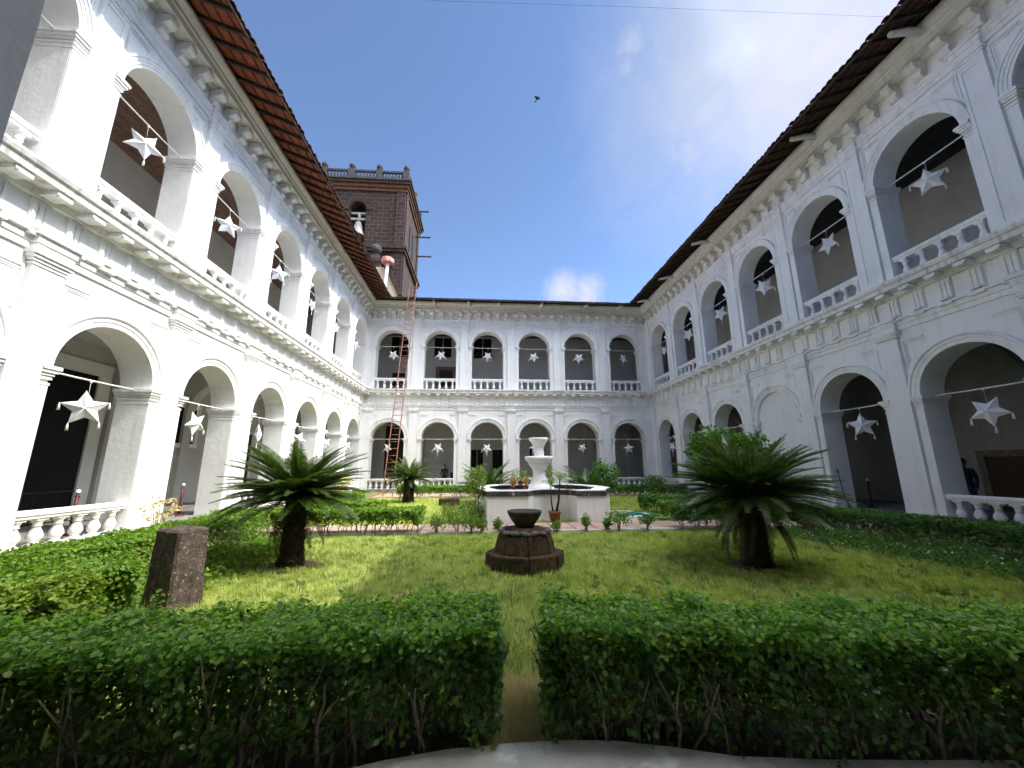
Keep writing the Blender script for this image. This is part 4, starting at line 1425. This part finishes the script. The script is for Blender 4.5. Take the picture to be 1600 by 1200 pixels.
ring_wall(plan, 0.86, -0.05, 0.80).part('wall', M_BASIN, bas)
ring_wall(grow(plan, 0.05), 0.82, 0.80, 0.95).part('rim_band', M_RIM, bas)
ring_wall(grow(plan, 0.03), 0.80, 0.951, 0.975).part('rim_top', M_BASIN, bas)
G().prism([(2.1 + 1.75 * math.cos(2 * PI * k / 20), 14.75 + 1.45 * math.sin(2 * PI * k / 20)) for k in range(20)], 0.3, 0.60).part('basin_floor', M_FLOOR, bas)
kerb = [(4.25 + 1.05 * math.cos(a), 13.0 + 0.75 * math.sin(a)) for a in [PI * (-0.45 + 0.95 * i / 12) for i in range(13)]]
g = G()
for i in range(12):
    (xa, ya), (xb, yb) = kerb[i], kerb[i + 1]
    va = Vector((xa - 4.25, ya - 13.0)).normalized() * 0.12
    vb = Vector((xb - 4.25, yb - 13.0)).normalized() * 0.12
    g.hull8([(xa, ya, -0.05), (xa + va.x, ya + va.y, -0.05), (xb + vb.x, yb + vb.y, -0.05), (xb, yb, -0.05), (xa, ya, 0.2), (xa + va.x, ya + va.y, 0.2), (xb + vb.x, yb + vb.y, 0.2), (xb, yb, 0.2)])
tag(g.part('drain_kerb', M_BASIN), 'curved low white kerb beside the right end of the basin', 'kerb')

# ------------------------------------------------------------------ tiered stone planter on the near lawn
pl = thing('stone_planter', 'tiered mossy laterite planter with a dark bowl on the near lawn', 'planter', (0.77, 7.32, 0))


def ring_blocks(name, n_, r0, r1, rin, z0, z1, rot, mat, jit=0.012):
    for k in range(n_):
        a0 = rot + 2 * PI * k / n_ + 0.012
        a1 = rot + 2 * PI * (k + 1) / n_ - 0.012
        j = random.uniform(-jit, jit)
        zz = random.uniform(-0.008, 0.008)
        p = []
        for z, r in ((z0, r0), (z1 + zz, r1)):
            p += [((r + j) * math.cos(a0), (r + j) * math.sin(a0), z), ((r + j) * math.cos(a1), (r + j) * math.sin(a1), z), (rin * math.cos(a1), rin * math.sin(a1), z), (rin * math.cos(a0), rin * math.sin(a0), z)]
        g = G().hull8(p)
        me = g.mesh(name)
        bm = bmesh.new()
        bm.from_mesh(me)
        bmesh.ops.recalc_face_normals(bm, faces=bm.faces)
        bmesh.ops.bevel(bm, geom=list(bm.edges), offset=0.022, segments=2, affect='EDGES', profile=0.6)
        bmesh.ops.subdivide_edges(bm, edges=[e for e in bm.edges if e.calc_length() > 0.12], cuts=3, use_grid_fill=True)
        for v in bm.verts:
            q = mnoise.noise(v.co * 9 + Vector((k * 3.1, z0 * 7, 0)))
            v.co += v.co.normalized() * q * 0.012
        bm.to_mesh(me)
        bm.free()
        part(name, me, mat, pl)


ring_blocks('base_block', 8, 0.70, 0.69, 0.30, -0.03, 0.245, -PI / 2, M_LAT)
ring_blocks('tier_block', 8, 0.545, 0.47, 0.15, 0.247, 0.535, -PI / 2, M_LAT)
cob = G().ball((0, 0, 0), 0.085, 10, 7, 0.62)
for v_i in range(len(cob.v)):
    p = Vector(cob.v[v_i])
    cob.v[v_i] = tuple(p * (1 + 0.18 * mnoise.noise(p * 14)))
cob = [cob.mesh('cobble'), G().ball((0, 0, 0), 0.085, 10, 7, 0.55).mesh('cobble')]
cob[0].materials.append(M_COBBLE)
cob[1].materials.append(M_COBBLE_R)
for k in range(15):
    a = 2 * PI * k / 15
    part('cobble', cob[1 if k in (1, 5, 9, 12) else 0], None, pl, (0.40 * math.cos(a), 0.40 * math.sin(a), 0.575 + random.uniform(-0.01, 0.012)), (random.uniform(-0.2, 0.2), random.uniform(-0.2, 0.2), a + PI / 2), (random.uniform(0.95, 1.35), random.uniform(0.75, 1.0), random.uniform(0.8, 1.1)))
G().lathe([(0.36, 0.53), (0.34, 0.60), (0.29, 0.645), (0.1, 0.65)], 16).part('plinth', M_LAT, pl)
G().lathe([(0.13, 0.63), (0.16, 0.66), (0.25, 0.78), (0.305, 0.875), (0.315, 0.915), (0.30, 0.925), (0.25, 0.90), (0.15, 0.84), (0.03, 0.82)], 28).part('bowl', M_BOWL, pl)

# laterite post and stump
post = G().hull8([(-0.26, -0.20, -0.05), (0.24, -0.22, -0.05), (0.26, 0.2, -0.05), (-0.25, 0.21, -0.05), (-0.225, -0.17, 0.945), (0.205, -0.185, 0.935), (0.22, 0.175, 0.94), (-0.215, 0.18, 0.95)])
me = post.mesh('laterite_post', 0.025)
bm = bmesh.new()
bm.from_mesh(me)
bmesh.ops.subdivide_edges(bm, edges=[e for e in bm.edges if e.calc_length() > 0.1], cuts=7, use_grid_fill=True)
for v in bm.verts:
    v.co += Vector((mnoise.noise(v.co * 7), mnoise.noise(v.co * 7 + Vector((5, 0, 0))), 0)) * 0.014
bm.to_mesh(me)
bm.free()
tag(part('laterite_post', me, M_LATTOP, None, (-3.84, 5.62, 0), (0, 0, -0.35)), 'square pitted laterite stone post behind the left foreground hedge', 'stone post')
st_ = G().prism([(0.47 * math.cos(a) * (1 + 0.1 * math.sin(3 * a)), 0.36 * math.sin(a)) for a in [2 * PI * k / 14 for k in range(14)]], -0.03, 0.33, 0.96)
tag(st_.part('stone_stump', M_LAT, None, 0.03, loc=(-1.45, 18.2, 0)), 'low round brown stone block on the lawn left of the basin', 'stone block')

# ------------------------------------------------------------------ cycads
def frond_mesh(length, e0, droop, n_pairs=52, w=0.15, vee=0.42, lw=0.0068):
    t = np.linspace(0, 1, n_pairs + 1)
    th = e0 - droop * t ** 1.25
    dl = length / n_pairs
    x = np.concatenate([[0], np.cumsum(np.cos(th[:-1]) * dl)])
    z = np.concatenate([[0], np.cumsum(np.sin(th[:-1]) * dl)])
    V, Q, T = [], [], []
    for s in (-1, 1):
        for i in range(4, n_pairs):
            f = t[i]
            L_ = w * (0.35 + 0.65 * math.sin(PI * min(1, f * 0.93 + 0.16)) ** 0.7) * random.uniform(0.88, 1.08)
            c, sn = math.cos(th[i]), math.sin(th[i])
            fw = 0.45 + 0.5 * f
            d = np.array([c * fw, s * 1.0, sn * fw]) + vee * np.array([-sn, 0, c]) + np.array([0, 0, random.uniform(-0.12, 0.06)])
            d /= np.linalg.norm(d)
            b = np.array([x[i], 0, z[i]])
            side = np.array([c, 0, sn]) * lw
            k = len(V)
            m_ = b + d * L_ * 0.55
            tip = b + d * L_ + np.array([0, 0, -0.18 * L_])
            V += [b - side, b + side, m_ + side * 1.1, m_ - side * 1.1, tip]
            Q.append((k, k + 1, k + 2, k + 3))
            T.append((k + 3, k + 2, k + 4))
    # midrib as a thin three-sided ribbon
    k = len(V)
    for i in range(0, n_pairs + 1, 3):
        r = 0.012 * (1 - 0.8 * t[i])
        V += [np.array([x[i], -r, z[i]]), np.array([x[i], r, z[i]]), np.array([x[i], 0, z[i] - 1.4 * r])]
    m_ = (len(V) - k) // 3
    for i in range(m_ - 1):
        for a, b in ((0, 1), (1, 2), (2, 0)):
            Q.append((k + 3 * i + a, k + 3 * i + b, k + 3 * i + 3 + b, k + 3 * i + 3 + a))
    return np_mesh('frond', np.array(V), np.array(Q), np.array(T))


FR = [frond_mesh(1.0, math.radians(e), math.radians(d)) for e, d in ((68, 34), (56, 34), (44, 35), (31, 36), (17, 36), (1, 34), (-20, 32))]
FR_B = frond_mesh(1.0, math.radians(-38), math.radians(45))
for f_ in FR: f_.materials.append(M_FROND)
FR_B.materials.append(M_FROND_B)


def trunk_mesh(h, r):
    g = G()
    prof = []
    for k in range(9):
        f = k / 8
        prof.append((r * (1.25 - 0.75 * f + 0.55 * f * f) * (1 + 0.05 * math.sin(k * 2.3)), -0.03 + (h + 0.03) * f))
    g.lathe(prof, 12)
    rows = int(h / 0.055)
    for i in range(rows):
        f = (i + 0.5) / rows
        rr = r * (1.25 - 0.75 * f + 0.55 * f * f)
        for k in range(14):
            a = 2 * PI * (k + 0.5 * (i % 2)) / 14 + random.uniform(-0.06, 0.06)
            ca, sa = math.cos(a), math.sin(a)
            z = f * h
            o_ = rr + random.uniform(0.018, 0.045)
            wv = rr * 0.17
            p = [(rr * 0.96 * ca - wv * sa, rr * 0.96 * sa + wv * ca, z - 0.03), (rr * 0.96 * ca + wv * sa, rr * 0.96 * sa - wv * ca, z - 0.03),
                 (o_ * ca + wv * 0.4 * sa, o_ * sa - wv * 0.4 * ca, z + 0.035), (o_ * ca - wv * 0.4 * sa, o_ * sa + wv * 0.4 * ca, z + 0.035), (rr * 0.97 * ca, rr * 0.97 * sa, z + 0.05)]
            g.add(p, [(0, 1, 2, 3), (3, 2, 4)])
    return g.mesh('trunk')


def cycad(label, loc, th, tr, fl, n, dead=0, levels=(0, 6), seed=1):
    rd = random.Random(seed)
    o = thing('cycad', label, 'cycad', loc, group='cycads in the garden')
    part('trunk', trunk_mesh(th, tr), M_TRUNK, o)
    for k in range(n):
        f = (k + 0.5) / n
        lv = levels[0] + (levels[1] - levels[0]) * f ** 0.85 + rd.uniform(-0.5, 0.5)
        lv = int(min(6, max(0, round(lv))))
        a = k * 2.39996 + rd.uniform(-0.2, 0.2)
        part('frond', FR[lv], None, o, (0.05 * math.cos(a), 0.05 * math.sin(a), th - 0.03 + rd.uniform(-0.06, 0.05)), (rd.uniform(-0.25, 0.25), rd.uniform(-0.12, 0.12), a), fl * rd.uniform(0.85, 1.1))
    for k in range(dead):
        a = rd.uniform(0, 2 * PI)
        part('dead_frond', FR_B, None, o, (0.1 * math.cos(a), 0.1 * math.sin(a), th - 0.14), (rd.uniform(-0.3, 0.3), rd.uniform(0.0, 0.3), a), fl * rd.uniform(0.6, 0.85))
    return o


cycad('dark spreading cycad on the sunlit left lawn beside the stone post', (-3.36, 7.66, 0), 1.20, 0.175, 1.25, 150, 6, (0, 5.2), 3)
cycad('large dark cycad on the shaded right lawn with drooping brown fronds', (4.78, 6.92, 0), 1.16, 0.19, 1.38, 160, 9, (0, 5.3), 8)
cycad('small cycad with a bare trunk near the ladder', (-3.57, 20.0, 0), 1.15, 0.24, 1.28, 84, 4, (0, 5.5), 12)
cycad('cycad with upright pale fronds behind the left end of the basin', (0.35, 19.0, 0), 0.55, 0.25, 1.75, 40, 0, (0, 4), 21)
cycad('cycad behind the right end of the basin', (4.95, 18.6, 0), 0.6, 0.25, 1.6, 44, 0, (0, 5), 27)

# ------------------------------------------------------------------ shrubs and potted plants
shrub('bushy green shrub rising behind the right cycad', (5.5, 8.6, 0), 0.68, 2.5, 3800, 0.10, M_LEAF_DARK, squat=0.55, fine=True)
shrub('round leafy shrub beside the cycad right of the basin', (5.35, 17.3, 0), 0.62, 1.9, 1500, 0.12, M_LEAF_DARK, squat=0.35)
shrub('slim yellow green shrub at the left end of the basin', (-0.15, 13.1, 0), 0.34, 1.72, 1300, 0.075, M_LEAF_YEL, squat=0.42)
shrub('small dark shrub against the far right corner hedge', (10.3, 23.3, 0), 0.65, 1.15, 600, 0.13, M_LEAF_DARK, squat=0.4)
shrub('leafy shrub at the foot of the slim yellow green one', (-0.3, 12.75, 0), 0.42, 0.62, 600, 0.07, M_LEAF_DARK)
small = [(-1.15, 10.62, 0.20, 0.50), (-0.62, 10.66, 0.26, 0.62), (-0.25, 10.6, 0.22, 0.5), (0.0, 10.62, 0.14, 0.42), (0.42, 10.64, 0.13, 0.38), (2.75, 10.62, 0.13, 0.45), (3.3, 10.6, 0.10, 0.34), (3.62, 10.62, 0.32, 0.58), (4.4, 10.62, 0.22, 0.48), (1.95, 10.6, 0.12, 0.3), (-1.0, 12.7, 0.28, 0.6)]
where = ['beside the end of the sunlit hedge', 'second from the sunlit hedge', 'left of the slim shrub', 'before the left end of the basin', 'left of the dark bowl', 'before the right lobe of the basin', 'thin and lowest, before the right lobe',
         'widest of those right of the bowl', 'nearest to the coiled hose', 'right behind the dark bowl', 'beyond the path by the stone block']
for (x_, y_, r_, h_), wh in zip(small, where):
    shrub('small path edge shrub ' + wh, (x_, y_, 0), r_, h_, int(260 + 900 * r_), 0.055, M_LEAF_MID if x_ < 3 else M_LEAF_DARK, stems=4, group='small shrubs at the path edge', squat=0.3)
shrub('pale flowering plant in front of the left arcade pier', (-6.9, 9.3, 0), 0.30, 1.15, 150, 0.085, M_LEAF_PALE, squat=0.45, stems=6)
shrub('pale leafy plant against the left arcade near the pots', (-7.5, 18.3, 0), 0.5, 1.2, 420, 0.10, M_LEAF_PALE, squat=0.4)
# low bed of white flowers at the right
bedP = rng.uniform(0, 1, (9000, 2))
bx = 7.6 + 1.9 * bedP[:, 0] - 0.0
by = 4.3 + 5.6 * bedP[:, 1]
bx = bx + (7.0 - by) * 0.22
bz = 0.05 + 0.20 * rng.uniform(0, 1, 9000) * (0.6 + 0.5 * np.sin(bx * 4) * np.cos(by * 3))
bed = thing('flower_bed', 'low leafy bed with tiny white flowers before the right hedge', 'flower bed', (0, 0, 0))
f = part('foliage', leaves_mesh('foliage', np.stack([bx, by, bz], 1), 0.06, 0.8, 0.5, False), M_LEAF_DARK, bed)
f['kind'] = 'stuff'
q = rng.integers(0, 9000, 190)
f = part('blossom', leaves_mesh('blossom', np.stack([bx[q], by[q], bz[q] + 0.05], 1), 0.04, 1.5, 0.9, False), M_PETAL, bed)
f['kind'] = 'stuff'
# low cover round the left cycad
n_ = 5000
cx_ = rng.normal(-4.55, 0.38, n_)
cy_ = rng.uniform(5.9, 9.8, n_)
gc = thing('ground_cover', 'low dark ground cover between the left cycad and the hedge', 'plants', (0, 0, 0))
f = part('foliage', leaves_mesh('foliage', np.stack([cx_, cy_, 0.02 + 0.2 * rng.uniform(0, 1, n_)], 1), 0.07, 0.8, 0.5, False), M_LEAF_MID, gc)
f['kind'] = 'stuff'
for nm, (x_, y_, r_) in {'left cycad': (-3.4, 7.6, 0.62), 'right cycad': (4.8, 6.9, 0.58)}.items():
    structure(G().prism([(x_ + r_ * (1 + 0.15 * math.sin(3 * a)) * math.cos(a), y_ + r_ * 0.8 * (1 + 0.1 * math.cos(4 * a)) * math.sin(a)) for a in [2 * PI * k / 20 for k in range(20)]], -0.05, 0.012, 0.9).part('soil_patch', M_SOIL))


def pot(o, r, h):
    G().lathe([(r * 0.68, 0.0), (r * 0.92, h * 0.82), (r * 1.06, h * 0.83), (r * 1.06, h), (r * 0.9, h), (r * 0.88, h * 0.88), (0.02, h * 0.86)], 14).part('pot', M_POT, o)


def potted(label, loc, r, h, ph, n, size, mat, rx):
    o = thing('potted_plant', label, 'potted plant', loc, group='potted plants')
    pot(o, r, h)
    v = rng.normal(size=(n, 3))
    v /= np.linalg.norm(v, axis=1)[:, None]
    P = v * (rng.uniform(0.3, 1, n) ** 0.5)[:, None]
    P[:, :2] *= rx
    P[:, 2] = h + (ph - h) * (0.5 + 0.5 * P[:, 2])
    f = part('foliage', leaves_mesh('foliage', P, size, 0.5, 0.4, False, normals=v * 0.6), mat, o)
    f['kind'] = 'stuff'
    g = G()
    for k in range(4):
        a = k * 1.7
        g.tube([(0.02 * math.cos(a), 0.02 * math.sin(a), h * 0.8), (rx * 0.4 * math.cos(a), rx * 0.4 * math.sin(a), h + (ph - h) * 0.5)], [0.014, 0.008], 5)
    g.part('stem', M_STEM, o)
    return o


potted('round yellow leaved plant in a terracotta pot by the far left corner', (-7.0, 20.6, 0.25), 0.36, 0.36, 1.2, 420, 0.13, M_LEAF_PALE, 0.42)
potted('left of two orange leaved plants on the basin rim', (1.02, 13.1, 0.976), 0.08, 0.10, 0.40, 150, 0.085, M_LEAF_ORANGE, 0.14)
potted('right of two orange leaved plants on the basin rim', (1.46, 13.15, 0.976), 0.075, 0.10, 0.42, 120, 0.08, M_LEAF_ORANGE, 0.10)
potted('olive green bushy pot plant beside the fountain stem', (2.62, 15.9, 0.61), 0.15, 0.2, 1.35, 420, 0.09, M_LEAF_YEL, 0.27)
potted('green leafy pot plant behind the orange plants on the basin', (1.55, 16.2, 0.976), 0.13, 0.15, 0.62, 380, 0.08, M_LEAF_MID, 0.45)
potted('terracotta pot at the foot of the slim yellow green shrub', (-0.15, 13.1, 0.0), 0.2, 0.3, 0.5, 120, 0.07, M_LEAF_MID, 0.2)
# potted palm with two leaning stems
pm = thing('potted_palm', 'two-stemmed slender palm in a terracotta pot before the basin', 'potted palm', (2.28, 12.62, 0))
pot(pm, 0.20, 0.34)
for pts, rad, tip in (([(-0.05, 0, 0.3), (-0.10, 0, 0.6), (-0.11, 0, 1.05)], 0.022, (-0.11, 0, 1.05)), ([(0.05, 0, 0.3), (0.13, 0, 0.62), (0.19, 0, 1.25)], 0.032, (0.19, 0, 1.25))):
    G().tube(pts, [rad * 1.3, rad, rad * 0.6], 6).part('stem', M_TRUNK, pm)
PF = frond_mesh(0.75, math.radians(48), math.radians(95), 26, 0.16, 0.1, 0.006)
PF.materials.append(M_LEAF_MID)
for k in range(9):
    a = k * 2.4
    tp = (-0.11, 0, 1.05) if k % 3 == 0 else (0.19, 0, 1.25)
    part('frond', PF, None, pm, tp, (random.uniform(-0.2, 0.2), random.uniform(-0.35, 0.3), a), random.uniform(0.75, 1.15))

# ------------------------------------------------------------------ hose, posts, broom, bird, wires
g = G()
for j in range(5):
    pts = []
    ox, oy = random.uniform(-0.08, 0.08), random.uniform(-0.05, 0.05)
    for k in range(29):
        a = 2 * PI * k / 28
        pts.append((5.05 + ox + (0.52 + 0.05 * math.sin(3 * a + j)) * math.cos(a), 12.75 + oy + (0.36 + 0.04 * math.cos(2 * a + j)) * math.sin(a), 0.06 + 0.035 * j + 0.03 * math.sin(2 * a + j * 1.3)))
    g.tube(pts, 0.021, 6)
g.tube([(5.5, 12.5, 0.08), (5.9, 12.2, 0.07), (6.6, 12.1, 0.07), (7.4, 12.35, 0.07)], 0.021, 6)
tag(g.part('garden_hose', M_HOSE), 'teal garden hose coiled on the path edge right of the basin', 'hose')


def stanchion(label, loc, dark=False):
    o = thing('stanchion', label, 'barrier post', loc, group='barrier posts in the corridors')
    G().lathe([(0.15, 0), (0.15, 0.03), (0.05, 0.06)], 12).part('base', M_MAROON, o)
    G().lathe([(0.034, 0.05), (0.034, 0.98)], 10).part('post', M_BLACK if dark else M_MAROON, o)
    G().lathe([(0.045, 0.98), (0.05, 1.0), (0.05, 1.05), (0.02, 1.07)], 10).part('cap', M_PIPE, o)
    for zh in (0.88, 0.31):
        G().box(-0.06, 0.06, -0.008, 0.008, zh, zh + 0.04).part('hook', M_MAROON, o)
    return o


stanchion('maroon barrier post with white cap in the nearest left arch', (-10.0, 10.8, 0.12))
stanchion('maroon barrier post with white cap in the second left arch', (-10.2, 14.57, 0.12))
stanchion('dark barrier post in the open right arch', (14.8, 14.38, 0.12), True)
ch = thing('iron_railing', 'low black iron railing behind the nearest left balustrade', 'railing', (-11.8, 10.4, 0.12))
G().tube([(0, -2.2, 0.95), (0, 2.2, 0.95)], 0.025, 6).part('top_bar', M_BLACK, ch)
G().tube([(0, -2.2, 0.15), (0, 2.2, 0.15)], 0.02, 6).part('bottom_bar', M_BLACK, ch)
for k in range(15):
    G().tube([(0, -2.1 + 0.3 * k, 0.15), (0, -2.1 + 0.3 * k, 0.95)], 0.012, 5).part('bar', M_BLACK, ch)
br = thing('broom', 'broom with a blue handle leaning on the right arcade pier', 'broom', (0, 0, 0))
G().tube([(13.62, 14.35, 1.45), (13.36, 13.95, 0.38)], 0.016, 6).part('handle', M_BLACK, br)
G().tube([(13.66, 14.41, 1.56), (13.61, 14.34, 1.42)], 0.026, 6).part('grip', M_BLUE, br)
G().hull8([(13.18, 13.72, 0.12), (13.46, 13.78, 0.12), (13.46, 13.9, 0.12), (13.18, 13.86, 0.12), (13.32, 13.9, 0.42), (13.40, 13.92, 0.42), (13.40, 13.98, 0.42), (13.32, 13.96, 0.42)]).part('bristles', M_STEM, br)
# soaring bird
bd = thing('bird', 'small dark bird soaring in the open blue sky', 'bird', (11.2, 70.0, 80.8), 0.4)
bd.scale = (0.6, 0.6, 0.6)
g = G()
g.tube([(0, -0.9, 0), (0, -0.5, -0.05), (0, 0.3, -0.1), (0, 0.9, -0.02), (0, 1.4, 0.02)], [0.08, 0.24, 0.3, 0.18, 0.05], 8)
g.part('body', M_BLACK, bd)
for s in (-1, 1):
    g = G()
    g.add([(0, -0.4, 0.05), (0, 0.55, 0.05), (s * 0.75, 0.5, 0.42), (s * 0.75, -0.35, 0.42), (s * 1.15, 0.25, 0.36), (s * 1.15, -0.2, 0.36),
           (0, -0.4, -0.1), (0, 0.55, -0.1), (s * 0.75, 0.5, 0.33), (s * 0.75, -0.35, 0.33)], [(0, 1, 2, 3), (3, 2, 4, 5), (6, 9, 8, 7), (9, 5, 4, 8), (1, 7, 8, 2), (0, 3, 9, 6), (2, 8, 4), (3, 5, 9)])
    g.part('wing', M_BLACK, bd)
G().add([(-0.1, 1.2, 0.0), (0.1, 1.2, 0.0), (0.3, 1.8, 0.02), (-0.3, 1.8, 0.02), (0, 1.2, 0.06), (0, 1.8, 0.06)], [(0, 1, 2, 3), (0, 4, 5, 3), (1, 2, 5, 4)]).part('tail', M_BLACK, bd)
cb = G().tube([(-8.0, 11.0, 18.0), (-1.64, 11.0, 18.1), (5.73, 11.0, 18.6), (16.3, 11.0, 19.2)], 0.0035, 5)
tag(cb.part('overhead_wire', M_BLACK), 'thin dark wire spanning high across the courtyard sky', 'wire')


# ------------------------------------------------------------------ people in the corridors
def person(label, loc, rz, joints, edges, radii, cloth, head, hair_r):
    o = thing('person', label, 'person', loc, rz)
    me = bpy.data.meshes.new('body')
    me.from_pydata(joints, edges, [])
    b = part('body', me, cloth, o)
    sk = b.modifiers.new('skin', 'SKIN')
    for v, r in zip(me.skin_vertices[0].data if len(me.skin_vertices) else [], radii):
        v.radius = (r, r)
    if len(me.skin_vertices):
        me.skin_vertices[0].data[0].use_root = True
    sk.use_smooth_shade = True
    ss = b.modifiers.new('sub', 'SUBSURF')
    ss.levels = 1
    ss.render_levels = 2
    hx, hy, hz = head
    g = G().ball((hx, hy, hz), 0.098, 12, 9, 1.22)
    g.ball((hx, hy - 0.10, hz - 0.01), 0.02, 6, 4, 1.3)
    for s in (-1, 1):
        g.ball((hx + s * 0.098, hy, hz), 0.024, 6, 4, 1.4)
    g.part('head', M_SKIN, o)
    G().ball((hx, hy + 0.018, hz + 0.03), 0.106, 12, 8, 1.15).part('hair', M_BLACK, o)
    for s, k in ((-1, 10), (1, 14)):
        hx_, hy_, hz_ = joints[k]
        g = G().ball((hx_, hy_, hz_), 0.042, 8, 5, 1.2)
        for q in range(4):
            g.tube([(hx_ + (q - 1.5) * 0.018, hy_ - 0.02, hz_), (hx_ + (q - 1.5) * 0.019, hy_ - 0.07, hz_ - 0.02), (hx_ + (q - 1.5) * 0.018, hy_ - 0.10, hz_ - 0.05)], [0.01, 0.009, 0.007], 5)
        g.tube([(hx_ - s * 0.03, hy_, hz_), (hx_ - s * 0.06, hy_ - 0.05, hz_ + 0.01)], [0.011, 0.008], 5)
        g.part('hand', M_SKIN, o)
    return o


def human(seat):
    """joint list: pelvis first; y negative is forward"""
    if seat:
        hip = 0.50
        J = [(0, 0, hip), (0, 0.02, hip + 0.22), (0, 0.02, hip + 0.44), (0, 0, hip + 0.56), (0, -0.01, hip + 0.66),
             (-0.11, -0.05, hip - 0.02), (0.11, -0.05, hip - 0.02),
             (-0.20, 0.01, hip + 0.50), (-0.27, -0.02, hip + 0.24), (-0.24, -0.22, hip + 0.12), (-0.15, -0.36, hip + 0.10),
             (0.20, 0.01, hip + 0.50), (0.27, -0.02, hip + 0.24), (0.24, -0.22, hip + 0.12), (0.15, -0.36, hip + 0.10),
             (-0.13, -0.46, hip), (-0.13, -0.45, 0.08), (-0.13, -0.60, 0.04), (0.13, -0.46, hip), (0.13, -0.45, 0.08), (0.13, -0.60, 0.04)]
        hd = (0, -0.02, hip + 0.76)
    else:
        hip = 0.92
        J = [(0, 0, hip), (0, 0.01, hip + 0.22), (0, 0.01, hip + 0.44), (0, 0, hip + 0.54), (0, -0.01, hip + 0.62),
             (-0.10, 0, hip - 0.05), (0.10, 0, hip - 0.05),
             (-0.19, 0, hip + 0.48), (-0.25, 0.01, hip + 0.22), (-0.24, -0.06, hip - 0.02), (-0.23, -0.10, hip - 0.10),
             (0.19, 0, hip + 0.48), (0.25, 0.01, hip + 0.22), (0.24, -0.06, hip - 0.02), (0.23, -0.10, hip - 0.10),
             (-0.11, -0.02, 0.50), (-0.11, 0.0, 0.08), (-0.12, -0.16, 0.04), (0.11, -0.02, 0.50), (0.11, 0.0, 0.08), (0.12, -0.16, 0.04)]
        hd = (0, -0.02, hip + 0.72)
    E = [(0, 1), (1, 2), (2, 3), (3, 4), (0, 5), (0, 6), (2, 7), (7, 8), (8, 9), (9, 10), (2, 11), (11, 12), (12, 13), (13, 14), (5, 15), (15, 16), (16, 17), (6, 18), (18, 19), (19, 20)]
    Rr = [0.15, 0.14, 0.155, 0.07, 0.055, 0.10, 0.10, 0.075, 0.055, 0.042, 0.035, 0.075, 0.055, 0.042, 0.035, 0.075, 0.05, 0.04, 0.075, 0.05, 0.04]
    return J, E, Rr, hd


J, E_, Rr, hd = human(False)
person('person in dark clothes standing behind the far balustrade near the small cycad', (-2.9, 31.2, 0.12), 0.2, J, E_, Rr, M_CLOTH, hd, 0)
chr_ = thing('chair', 'dark chair back beside the standing person in the far corridor', 'chair', (-2.28, 31.6, 0.12))
G().box(-0.22, 0.22, 0.18, 0.22, 0.55, 1.15).part('backrest', M_BLACK, chr_)
G().box(-0.22, 0.22, -0.22, 0.22, 0.46, 0.50).part('seat', M_BLACK, chr_)
for sx in (-0.19, 0.19):
    for sy in (-0.19, 0.2):
        G().box(sx - 0.02, sx + 0.02, sy - 0.02, sy + 0.018, 0.0, 0.46).part('leg', M_BLACK, chr_)
J, E_, Rr, hd = human(False)
person('person in dark top and navy trousers standing inside the nearest right arch', (15.5, 11.75, 0.12), -1.3, J, E_, Rr, M_CLOTH_B, hd, 0)
